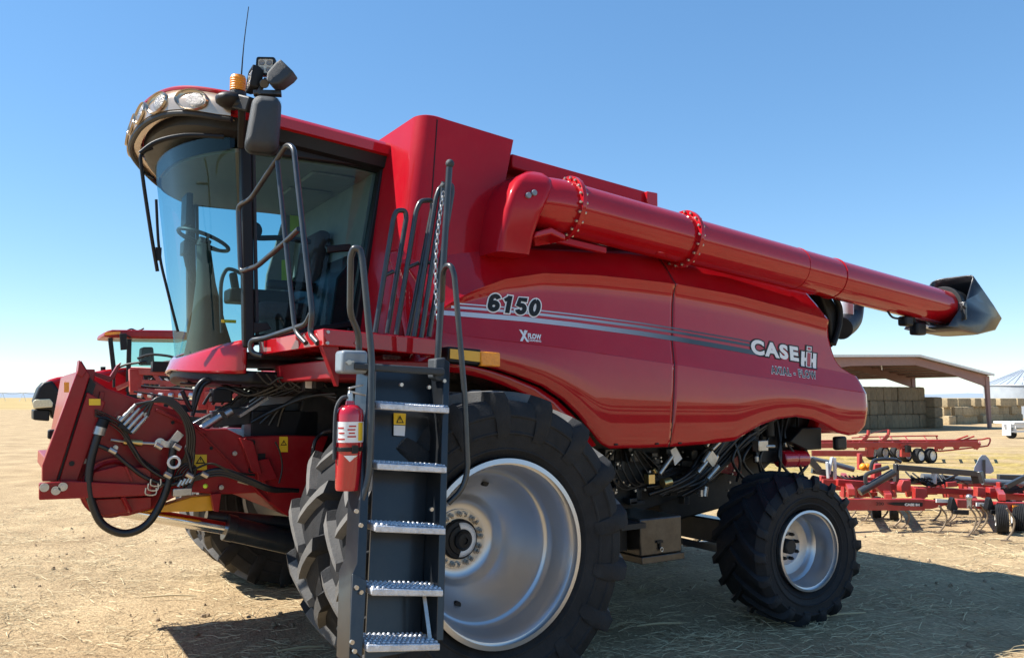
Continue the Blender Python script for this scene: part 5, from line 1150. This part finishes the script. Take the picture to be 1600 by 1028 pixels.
# ---------------- folded truss implement right behind the feeder
FI = root('folded_implement', 'red folded tillage implement with a truss frame, half hidden behind the feeder house', 'farm implement', B(270, 770, 13))
FI.location.z = 0; W[FI].z = 0
def FB(px, py, d=13): return B(px, py, d)
k = MB(); k.bar(FB(206, 579), FB(470, 590), .10, .12); k.bar(FB(206, 579, 14.2), FB(470, 590, 14.2), .10, .12); k.bar(FB(205, 611), FB(470, 622), .12, .10); k.bar(FB(205, 611, 14.2), FB(470, 622, 14.2), .12, .10); k.each('truss_chord', 'implred', FI, bevel=.01)
k = MB()
for a_, b_ in (((183, 607), (223, 589)), ((233, 611), (307, 590)), ((307, 590), (350, 615)), ((350, 615), (400, 590)), ((216, 596), (320, 600)), ((240, 582), (262, 611)), ((285, 584), (285, 612)), ((205, 626), (420, 634)), ((222, 612), (250, 640)), ((280, 614), (262, 644)), ((300, 612), (330, 640)), ((205, 640), (360, 652))): k.bar(FB(*a_), FB(*b_), .06, .06); k.bar(FB(*a_, 14.2), FB(*b_, 14.2), .06, .06)
k.each('truss_brace', 'implred', FI)
k = MB(); k.bar(FB(212, 576), FB(213, 612), .16, .20); k.bar(FB(318, 575), FB(318, 640), .14, .2); k.bar(FB(440, 586), FB(440, 640), .14, .2)
k.each('truss_post', 'implred', FI, bevel=.01)
k = MB()
for px in (250, 330, 430):
    p = FB(px, 618); q = Vector((p.x, p.y, .0)); k.bar(p, q, .10, .10); k.box(q+Vector((0, 0, .02)), (.3, .3, .04))
k.build('stand_leg', 'implred', FI)
k = MB(); k.box(FB(252, 573, 12.9), (.28, .2, .16)); k.tube([FB(236, 590), FB(240, 574), FB(262, 566), FB(285, 570)], .03, 8, 5); k.tube([FB(215, 560, 12.8), FB(235, 554, 12.8), FB(262, 556, 12.8), FB(275, 560, 12.8)], .02, 8, 5); k.tube([FB(178, 605, 12.8), FB(180, 580, 12.8), FB(196, 570, 12.8), FB(230, 565, 12.8)], .02, 8, 5); k.each('implement_hose', 'black', FI, bevel=.0)
k = MB()
rs4 = random.Random(4)
for i in range(24): 
    px = rs4.uniform(216, 310); a_ = FB(px, rs4.uniform(590, 606), rs4.uniform(13, 14)); b_ = FB(px+rs4.uniform(-25, 25), rs4.uniform(588, 606), rs4.uniform(13, 14)); k.tube([a_, a_.lerp(b_, .5)+Vector((0, 0, -.05)), b_], .014, 6, 3)
k.each('implement_hose', 'black', FI)
k = MB(); 
for i in range(6): k.cyl(FB(216+i*16, 617, 12.9), FB(222+i*16, 618, 12.9), .04, n=10)
k.each('row_fitting', 'galv', FI)

# ---------------- red field cultivator at the right
CU = root('field_cultivator', 'red and black field cultivator with curved tines on stubble beyond the rear wheel', 'cultivator', B(1470, 800, 12.5)); CU.location.z = 0; W[CU].z = 0
def CB(cx, cy, d=11.6): return B(1260+cx/4.674, 640+cy/4.674, d)
k = MB(); k.bar(CB(120, 688), CB(850, 690), .12, .155); k.prism([CB(850, 655, 11.54), CB(1050, 672, 11.54), CB(1045, 690, 11.54), CB(920, 724, 11.54), CB(850, 724, 11.54)], FWH*.12); k.each('front_beam', 'implred', CU, bevel=.006)
k = MB(); k.bar(CB(1085, 683), CB(1330, 690), .11, .12); k.bar(CB(1370, 708), CB(1760, 716), .12, .14); k.each('front_beam', 'implred', CU, bevel=.006)
k = MB(); k.bar(CB(220, 530, 12.6), CB(640, 560, 12.6), .11, .10); k.bar(CB(770, 578, 12.6), CB(1240, 604, 12.6), .11, .085); k.bar(CB(1290, 620, 12.6), CB(1760, 650, 12.6), .11, .10); k.bar(CB(100, 500, 13.8), CB(1760, 560, 13.8), .10, .09); k.bar(CB(40, 560, 14.8), CB(1760, 620, 14.8), .1, .1); k.each('cross_beam', 'implred', CU, bevel=.006)
k = MB()
for c0, c1 in ((600, 640), (900, 930), (1240, 700), (330, 600), (1430, 640), (1640, 660)): k.bar(CB(c0, c1, 11.6), CB(c0-60, c1-120, 14.8), .09, .09)
k.each('frame_member', 'implred', CU, bevel=.005)
k = MB(); k.prism([CB(500, 555, 12.2), CB(580, 515, 12.2), CB(615, 530, 12.2), CB(615, 590, 12.2), CB(640, 600, 12.2), CB(640, 640, 12.2), CB(590, 640, 12.2)], FWH*.14); k.prism([CB(765, 515, 12.2), CB(710, 515, 12.2), CB(690, 560, 12.2), CB(695, 600, 12.2), CB(765, 595, 12.2)], FWH*.14); k.prism([CB(795, 570, 12.1), CB(880, 575, 12.1), CB(880, 640, 12.1), CB(855, 655, 12.1), CB(795, 655, 12.1)], FWH*.12); k.prism([CB(1250, 565, 12.1), CB(1310, 570, 12.1), CB(1310, 640, 12.1), CB(1250, 635, 12.1)], FWH*.12); k.prism([CB(1340, 570, 12.1), CB(1380, 570, 12.1), CB(1400, 640, 12.1), CB(1340, 650, 12.1)], FWH*.12)
k.prism([CB(500, 400, 13.5), CB(550, 395, 13.5), CB(550, 480, 13.5), CB(495, 500, 13.5)], FWH*.15); k.prism([CB(385, 320, 14), CB(410, 320, 14), CB(412, 440, 14), CB(385, 440, 14)], FWH*.1); k.each('hinge_bracket', 'implred', CU, bevel=.008)
k = MB(); k.bar(CB(660, 420, 12.4), CB(1285, 470, 12.4), .09, .085); k.bar(CB(655, 395, 12.4), CB(655, 525, 12.4), .06, .07); k.bar(CB(1240, 450, 12.4), CB(1260, 535, 12.4), .16, .08); k.bar(CB(980, 530, 12.6), CB(1110, 470, 12.6), .03, .03); k.bar(CB(1460, 560, 12.4), CB(1620, 480, 12.4), .07, .07); k.bar(CB(1400, 490, 13.2), CB(1760, 500, 13.2), .09, .08); k.bar(CB(20, 360, 12.8), CB(90, 440, 12.8), .08, .1); k.bar(CB(40, 440, 12.9), CB(190, 470, 12.9), .08, .1); k.each('wing_arm', 'blackmetal', CU, bevel=.006)
k = MB(); k.cyl(CB(390, 602, 12.0), CB(640, 455, 12.0), .055, n=16); k.tube([CB(435, 540, 12), CB(432, 490, 12), CB(460, 462, 12), CB(600, 420, 12)], .03, 8, 4); k.tube([CB(470, 440, 12.8), CB(485, 380, 12.8), CB(530, 362, 12.8), CB(640, 362, 12.8), CB(690, 385, 12.8)], .028, 8, 4); k.each('lift_arm', 'rail', CU)
k = MB(); k.cyl(CB(845, 492, 13), CB(1210, 518, 13), .06, n=18); k.cyl(CB(1285, 525, 13), CB(1740, 548, 13), .05, n=18); k.cyl(CB(200, 395, 12.9), CB(345, 435, 12.9), .042, n=16); k.cyl(CB(40, 355, 13), CB(170, 385, 13), .035, n=14); k.each('hydraulic_cylinder', 'greycyl', CU)
k = MB()
for a_, b_ in (((150, 380), (160, 500)), ((205, 350), (210, 510)), ((185, 350), (165, 470)), ((190, 345), (215, 430))): k.bar(CB(*a_, 12.7), CB(*b_, 12.7), .045, .03)
k.bar(CB(932, 450, 12.4), CB(930, 540, 12.4), .08, .02); k.each('jack_stand', 'galv', CU, bevel=.004)
k = MB()
rs5 = random.Random(8)
for i in range(16):
    c0 = rs5.uniform(640, 1000); k.tube([CB(c0, rs5.uniform(450, 560), 12.6), CB(c0+60, rs5.uniform(490, 560), 12.4), CB(c0+140, rs5.uniform(500, 560), 12.5), CB(c0+220, rs5.uniform(520, 560), 12.7)], .012, 6, 4)
for i in range(6): k.tube([CB(220+i*30, 480, 12.9), CB(300+i*20, 505+i*4, 12.8), CB(420, 480+i*6, 12.8)], .012, 6, 4)
for i in range(4): k.tube([CB(1420, 570+i*8, 12.4), CB(1500, 590+i*6, 12.4), CB(1610, 560+i*6, 12.4)], .012, 6, 4)
k.each('implement_hose', 'black', CU)
k = MB(); k.ball(CB(415, 418, 13), .06); k.ball(CB(445, 418, 13), .06); k.build('amber_lamp', 'amber', CU)
for c0, c1, w_ in ((995, 665, 45), (1285, 692, 42)):
    k = MB(); k.prism([CB(c0-w_, c1-14, 11.5), CB(c0+w_, c1-10, 11.5), CB(c0+w_, c1+14, 11.5), CB(c0-w_, c1+12, 11.5)], FWH*.02); k.build('frame_label', 'white', CU)
k = MB(); k.prism([CB(1510, 698, 11.5), CB(1568, 700, 11.5), CB(1568, 738, 11.5), CB(1510, 736, 11.5)], FWH*.02); k.build('reflector', 'amber', CU)
k = MB(); k.prism([CB(590, 686, 11.52), CB(640, 676, 11.52), CB(850, 678, 11.52), CB(850, 706, 11.52), CB(640, 698, 11.52)], FWH*.01); k.build('beam_decal', 'decalblack', CU)
def plane_text(body, c0, c1, hh, d, m, parent, bold=.05):
    vs, fs = text_mesh(body, bold); x0, x1 = min(v[0] for v in vs), max(v[0] for v in vs); y1 = max(v[1] for v in vs); a = CB(*c0, d); b_ = CB(*c1, d); h = (CB(c0[0], c0[1]-hh, d)-a).length
    k = MB(); k.add([a.lerp(b_, (u-x0)/(x1-x0))+Vector((0, 0, h*v/y1)) for u, v in vs], fs); k.build('lettering', m, parent, smooth=0, recalc=False)
plane_text('CASE IH', (718, 700), (826, 702), 18, 11.505, 'decalwhite', CU); plane_text('200', (508, 696), (566, 697), 22, 11.50, 'decalblack', CU, .02)
for c0, yt, yb, d in ((440, 560, 795, 12.4), (560, 640, 790, 12.6), (650, 715, 805, 11.9), (705, 715, 815, 11.7), (820, 640, 760, 13), (975, 700, 850, 11.3), (940, 650, 775, 12.4), (1020, 690, 790, 12.1), (1055, 700, 770, 12.3), (1190, 700, 880, 11.0), (1225, 700, 870, 11.3), (1250, 690, 800, 12), (1275, 690, 850, 11.5), (1470, 720, 960, 10.7), (1700, 700, 950, 10.8), (330, 600, 780, 12.6)):
    k = MB(); top_ = CB(c0-8, yt, d); bot = CB(c0+4, yb, d); bot.z = .02
    m1 = top_.lerp(bot, .35)+RT*.09; m2 = top_.lerp(bot, .7)+RT*.06
    k.tube([top_, m1, m2, bot-RT*.04], .0125, 8, 5); k.prism([bot+RT*-.10+Vector((0, 0, .0)), bot+RT*.02+FWH*.06, bot+RT*.02-FWH*.06], (0, 0, .015)); k.build('tine', 'tine', CU)
for c0, c1, rr_, d, wd in ((1425, 815, .20, 11.4, .15), (1545, 815, .20, 11.6, .15), (640, 760, .17, 12.6, .13), (515, 745, .17, 12.8, .13), (1480, 620, .17, 12.9, .22)):
    c = CB(c0, c1, d); 
    if c1 > 700: c.z = rr_
    ax2 = (RT*.75+FWH*-.35).normalized() if c1 > 700 else FWH
    k = MB(); pr = [(rr_*.5, -wd/2)]
    for i in range(7): pr += [(rr_*(.97 if i in (0, 6) else 1), lerp(-wd/2, wd/2, (i+.15)/7)), (rr_*.955, lerp(-wd/2, wd/2, (i+.9)/7))]
    pr += [(rr_*.5, wd/2)]; k.lathe(pr, c, ax2, 32); wo_ = k.build('gauge_wheel', 'rubber', CU, recalc=True)
    k = MB(); k.lathe([(0, -wd*.3), (rr_*.5, -wd*.45), (rr_*.52, -wd/2), (rr_*.52, wd/2), (0, wd*.3)], c, ax2, 24); k.build('rim', 'white', wo_)
k = MB(); 
for c0 in (1070, 1340): k.prism([CB(c0-5, 650, 11.4), CB(c0+10, 640, 11.4), CB(c0+40, 720, 11.4), CB(c0+20, 750, 11.4), CB(c0-20, 730, 11.4)], FWH*.1); k.bar(CB(c0, 745, 11.4), CB(c0+110, 750, 11.4), .06, .06)
k.each('wheel_fork', 'black', CU, bevel=.006)
k = MB(); k.ball(CB(1188, 640, 11.4), .045); k.cyl(CB(1188, 640, 11.4), CB(1190, 720, 11.4), .03, n=10); k.build('depth_stop', 'steel', CU)
k = MB(); rq = random.Random(31)
for i in range(22):
    c0 = rq.uniform(60, 1560); c1 = rq.uniform(520, 640); d0 = rq.uniform(12.2, 15.5); k.bar(CB(c0, c1, d0), CB(c0+rq.uniform(40, 130), c1+rq.uniform(-14, 14), d0), .06, rq.uniform(.05, .11))
for i in range(12):
    c0 = rq.uniform(60, 1560); d0 = rq.uniform(12.2, 15); k.bar(CB(c0, 520+rq.uniform(0, 40), d0), CB(c0+rq.uniform(-20, 20), 640, d0), .06, .05)
k.each('frame_strut', 'implred', CU, bevel=.004)
k = MB()
for i in range(12):
    c0 = 90+i*125+rq.uniform(-30, 30); d0 = rq.uniform(12.4, 15); k.bar(CB(c0, rq.uniform(480, 540), d0), CB(c0+rq.uniform(50, 160), rq.uniform(500, 560), d0), .035, .04)
k.each('trip_rod', 'blackmetal', CU)
# slow-vehicle sign seen from behind
k = MB(); sg = [(1222, 450), (1226, 422), (1262, 352), (1284, 330), (1308, 330), (1330, 352), (1366, 422), (1370, 450), (1346, 466), (1246, 466)]
k.prism([CB(*p, 14) for p in sg], FWH*.008); so_ = k.build('slow_vehicle_sign', 'signback', CU, bevel=.002)
k = MB(); k.bar(CB(1297, 365, 13.97), CB(1297, 480, 13.97), .04, .02); k.bar(CB(1297, 470, 14.05), CB(1297, 600, 14.05), .04, .04); k.build('sign_post', 'black', so_)

# ---------------- bale wagon farther back
DW = 30
gz = lambda px, d: terrain(*B(px, 700, d).xy)
BW = root('bale_wagon', 'long low red bale wagon on small white-hubbed tyres, parked in front of the shed', 'bale wagon', B(1430, 722, DW)); W[BW].z = BW.location.z = gz(1430, DW)
def WB(cx, cy, d=DW): return B(1260+cx/4.674, 640+cy/4.674, d)
k = MB(); k.bar(WB(-150, 262), WB(1250, 250), .10, .20); k.bar(WB(-150, 240, DW+2), WB(1250, 232, DW+2), .10, .18); k.bar(WB(40, 318), WB(440, 320), .12, .2); k.each('main_rail', 'implred', BW, bevel=.01)
k = MB(); k.tube([WB(340, 225), WB(1180, 222), WB(1320, 208), WB(1342, 218), WB(1330, 255), WB(1290, 268), WB(1000, 300), WB(940, 298)], .028, 8, 3); k.tube([WB(330, 205, DW+2), WB(480, 198, DW+2), WB(920, 190, DW+2), WB(948, 196, DW+2), WB(955, 215, DW+2)], .025, 8, 3); k.tube([WB(1080, 225), WB(1180, 190)], .03, 8); k.tube([WB(1130, 228), WB(1225, 194)], .03, 8); k.each('guard_rail', 'implred', BW)
for c0, hh in ((350, 135), (495, 140), (665, 60), (845, 60), (970, 55), (1080, 55), (1225, 40), (250, 60)):
    k = MB(); k.bar(WB(c0+10, 285), WB(c0+95*hh/140+8, 285-hh*.72), .07, .12); k.bar(WB(c0+95*hh/140+8, 285-hh*.72), WB(c0+95*hh/140+12, 285-hh), .07, .1); k.bar(WB(c0+10, 285), WB(c0-8, 250), .06, .1); k.bar(WB(c0+40, 250), WB(c0+40, 235, DW+2), .06, .06); k.build('bale_arm', 'implred', BW)
k = MB()
for c0 in (540, 620, 730, 870): k.tube([WB(c0-10, 195, DW+2), WB(c0+5, 215, DW+1.5), WB(c0+8, 240, DW+1)], .02, 6, 3)
k.bar(WB(385, 195), WB(590, 145), .02, .02); k.each('guard_bow', 'implred', BW)
k = MB(); k.prism([WB(440, 262), WB(500, 262), WB(490, 345), WB(450, 345)], FWH*.2); k.prism([WB(700, 280), WB(760, 280), WB(760, 345), WB(700, 345)], FWH*.2); k.prism([WB(945, 262), WB(975, 262), WB(960, 300), WB(940, 305)], FWH*.1); k.each('axle_bracket', 'implred', BW, bevel=.01)
first = None
for c0, c1, d in ((820, 335, DW), (905, 332, DW+.1), (560, 318, DW+1.6), (475, 322, DW+1.8), (655, 325, DW+1.4), (725, 335, DW+.6)):
    c = WB(c0, c1, d); c.z = gz(1430, d)+.27
    if first is None:
        axw = (RT*.5-FWH*.87).normalized(); k = MB(); k.lathe([(.15, .11), (.25, .11), (.272, .07), (.275, -.07), (.25, -.11), (.15, -.11)], c, axw, 28); first = k.build('wheel', 'rubber', BW, origin=c)
        k = MB(); k.lathe([(0, .06), (.06, .07), (.07, .05), (.14, .06), (.155, .115), (.165, .11)], c, axw, 24); k.build('rim', 'white', first, origin=c)
    else: copy_tree(first, BW, c-W[BW])
k = MB(); k.box(WB(742, 285, DW-.1), (.25, .1, .25)); k.build('control_box', 'black', BW)
k = MB(); P_ = [WB(690, 250, DW-.13), WB(800, 248, DW-.13), WB(800, 262, DW-.13), WB(690, 264, DW-.13)]; k.prism(P_, FWH*.02)
k.build('rail_decal', 'implred', BW)
# ---------------- hay shed
DS = 70.0
gzs = terrain(*B(1450, 670, DS).xy)
SR, SE, SL = B(1430, 559, DS), B(1546, 589, DS+3), B(1215, 560, DS-9)
wd_ = (SE-SL); wd_.z = 0; wd_.normalize(); dep = Vector((-wd_.y, wd_.x, 0)); dep = dep if dep.dot(FWH) > 0 else -dep
SHT = None
SH = root('hay_shed', 'open red steel hay shed with pale gable roof standing behind the machines', 'shed', (SR.x, SR.y, gzs))
DL = 22.0
k = MB()
for a_, b_ in ((SL, SR), (SR, SE)):
    q = [a_, b_, b_+dep*DL, a_+dep*DL]; k.prism([p-dep*.4+Vector((0, 0, .12)) for p in q], (0, 0, .10))
k.build('roof', 'shedroof', SH)
for a_, b_ in ((SL, SR), (SR, SE)):
    k = MB(); k.bar(a_-dep*.45+Vector((0, 0, .17)), b_-dep*.45+Vector((0, 0, .17)), .05, .2); k.build('roof_trim', 'white', SH)
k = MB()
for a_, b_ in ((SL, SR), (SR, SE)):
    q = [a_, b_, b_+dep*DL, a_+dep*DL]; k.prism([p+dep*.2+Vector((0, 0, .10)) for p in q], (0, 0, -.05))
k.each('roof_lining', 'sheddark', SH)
k = MB()
for a_, b_ in ((SL, SR), (SR, SE)):
    for i in range(1, 8):
        p = a_.lerp(b_, i/8)+Vector((0, 0, .0)); k.bar(p+dep*.25, p+dep*(DL-.3), .07, .16)
k.each('purlin', 'shedred', SH)
for i, dd in enumerate((0, 7.3, 14.6, DL-.2)):
    k = MB(); o_ = dep*dd
    for a_, b_, h0, h1 in ((SL, SR, 1.3, .62), (SR, SE, .62, .95)):
        k.prism([a_+o_+Vector((0, 0, .06)), b_+o_+Vector((0, 0, .06)), b_+o_-Vector((0, 0, h1)), a_.lerp(b_, .5)+o_-Vector((0, 0, .62)), a_+o_-Vector((0, 0, h0))], dep*.18)
    k.build('rafter', 'shedred', SH)
    for e, s_ in ((SE, -1), (SL, 1)):
        k = MB(); t_ = e+o_; k.prism([t_, t_+wd_*s_*.55, Vector((t_.x, t_.y, gzs))+wd_*s_*.32, Vector((t_.x, t_.y, gzs))], dep*.22); k.build('post', 'shedred', SH)
k = MB(); k.tube([B(1377, 570, DS-1), B(1378, 578, DS-1)], .05, 6); k.build('hanging_lamp', 'white', SH)
# bales inside: each one its own
kb = None
def bale(p, rz_, m, label_, group, sc=(1, 1, 1)):
    global kb
    if kb is None: kb = {}
    if m not in kb:
        kk = MB(); N_ = 5
        if True:
            n_ = 7; rb_ = random.Random(5)
            for ax_ in range(3):
                for sg in (-1, 1):
                    rows_ = []
                    for i in range(n_+1):
                        rw_ = []
                        for j in range(n_+1):
                            c = [0, 0, 0]; c[ax_] = sg; c[(ax_+1) % 3] = 2*i/n_-1; c[(ax_+2) % 3] = 2*j/n_-1
                            e_ = Vector(c); l_ = (abs(e_.x)**12+abs(e_.y)**12+abs(e_.z)**12)**(1/12); e_ = e_/l_
                            v_ = Vector((e_.x*.597, e_.y*1.15, .46+e_.z*.462)); v_ += .02*noise.noise_vector(v_*5); rw_.append(v_)
                        rows_.append(rw_)
                    kk.grid(rows_)
            o = kk.build('hay_bale', m, smooth=80); kb[m] = o
    else:
        o = kb[m].copy(); col.objects.link(o)
    o.location = p; o.rotation_euler = (0, 0, rz_); o.scale = sc; return tag(o, label_, 'hay bale', group)
rsb = random.Random(2); ang = math.atan2(wd_.y, wd_.x)
LB = 'brown square hay bale in the big shaded stack under the shed roof'
base0 = B(1338, 664, DS+1.5); base0.z = gzs
n_c = 6
for c_ in range(9):
    for r_ in range(3):
        if c_ == 8 and r_ > 2: continue
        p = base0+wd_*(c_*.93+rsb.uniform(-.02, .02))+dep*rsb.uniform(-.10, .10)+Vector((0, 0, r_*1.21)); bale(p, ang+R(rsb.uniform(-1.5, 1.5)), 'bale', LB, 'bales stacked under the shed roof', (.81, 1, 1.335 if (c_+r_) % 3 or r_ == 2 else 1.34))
# lower step of the stack towards the right, one column in front
for r_ in range(3):
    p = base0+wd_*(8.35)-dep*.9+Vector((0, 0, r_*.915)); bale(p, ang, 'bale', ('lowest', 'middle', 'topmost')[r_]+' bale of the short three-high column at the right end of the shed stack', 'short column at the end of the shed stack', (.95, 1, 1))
LB2 = 'sunlit tan hay bale in the long row of stacks behind the shed'
for c_ in range(12):
    for r_ in range(3):
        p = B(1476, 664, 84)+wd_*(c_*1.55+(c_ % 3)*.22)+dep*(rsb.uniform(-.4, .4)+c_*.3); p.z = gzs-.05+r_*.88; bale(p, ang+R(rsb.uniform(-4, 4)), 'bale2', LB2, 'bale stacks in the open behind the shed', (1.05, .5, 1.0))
# ---------------- grain bin
gb = B(1606, 640, 112); gb.z = gzs-.1; RB = 5.2
GB = root('grain_bin', 'round galvanised grain bin with ribbed cone roof at the right edge behind the bales', 'grain bin', gb)
e1, e2 = B(1606, 602, 112).z, B(1606, 578, 112).z
k = MB(); pr = []; nz_ = 26
for i in range(nz_+1):
    z_ = lerp(0, e1-gb.z, i/nz_); pr += [(RB+(.03 if i % 2 else -.03), z_)]
k.lathe(pr, gb, Z, 72); k.build('bin_wall', 'bingalv', GB, smooth=60)
k = MB(); k.lathe([(RB+.15, e1-gb.z-.05), (RB+.12, e1-gb.z+.05), (.5, e2-gb.z), (.5, e2-gb.z+.3), (0, e2-gb.z+.4)], gb, Z, 72); k.build('bin_roof', 'bingalv', GB)
k = MB()
for i in range(36):
    a = 2*math.pi*i/36; d_ = Vector((math.cos(a), math.sin(a), 0)); k.bar(gb+d_*(RB+.1)+Vector((0, 0, e1-gb.z+.08)), gb+d_*.5+Vector((0, 0, e2-gb.z+.05)), .08, .10)
k.each('roof_rib', 'galv', GB)
k = MB()
for a in (200, 235, 260): 
    d_ = Vector((math.cos(R(a)), math.sin(R(a)), 0)); k.box(gb+d_*(RB*.75)+Vector((0, 0, e1-gb.z+.65)), (.5, .5, .5))
k.each('roof_vent', 'galv', GB, bevel=.05)
# ---------------- white flatbed
FT = root('flatbed_trailer', 'white flatbed trailer standing at the far right in front of the bale row', 'trailer', B(1590, 682, 52)); zf = terrain(*B(1590, 682, 52).xy); W[FT].z = FT.location.z = zf
k = MB(); k.bar(B(1568, 660, 52), B(1700, 660, 52), 2.2, .12); k.bar(B(1568, 665, 51), B(1700, 665, 51), .1, .22); k.build('deck', 'white', FT)
k = MB(); k.bar(B(1573, 658, 51), B(1573, 680, 51), .5, .1, (1, 0, 0)); k.bar(B(1575, 674, 51), B(1640, 673, 51), .1, .12); k.bar(B(1586, 664, 51), B(1586, 676, 51), .12, .1); k.build('bumper', 'white', FT)
k = MB(); c = B(1580, 677, 51.5); c.z = zf+.28; k.cyl(c-FWH*.15, c+FWH*.15, .28, n=20); c2 = B(1624, 677, 51.5); c2.z = zf+.28; k.cyl(c2-FWH*.15, c2+FWH*.15, .28, n=20); k.build('wheel', 'rubber', FT, bevel=.03)
# ---------------- irrigation pivot on the horizon
PV = root('irrigation_pivot', 'long pale centre pivot irrigation line on the far left horizon', 'irrigation pivot', B(20, 630, 420)); PV.location.z = 0; W[PV].z = 0
k = MB()
for i in range(5):
    a_, b_ = B(-60+i*32, 613.5, 420), B(-60+(i+1)*32, 613.5, 420); m_ = a_.lerp(b_, .5)-Vector((0, 0, .8)); k.bar(a_, b_, .2, .2); k.tube([a_, m_, b_], .1, 5, 4)
k.build('span_pipe', 'galv', PV)
for i in range(6):
    p = B(-60+i*32, 613.5, 420); k = MB()
    for s_ in (-1, 1): k.bar(p, Vector((p.x, p.y, 0))+FWH*s_*1.4+RT*s_*.8, .15, .15)
    k.build('tower', 'galv', PV)
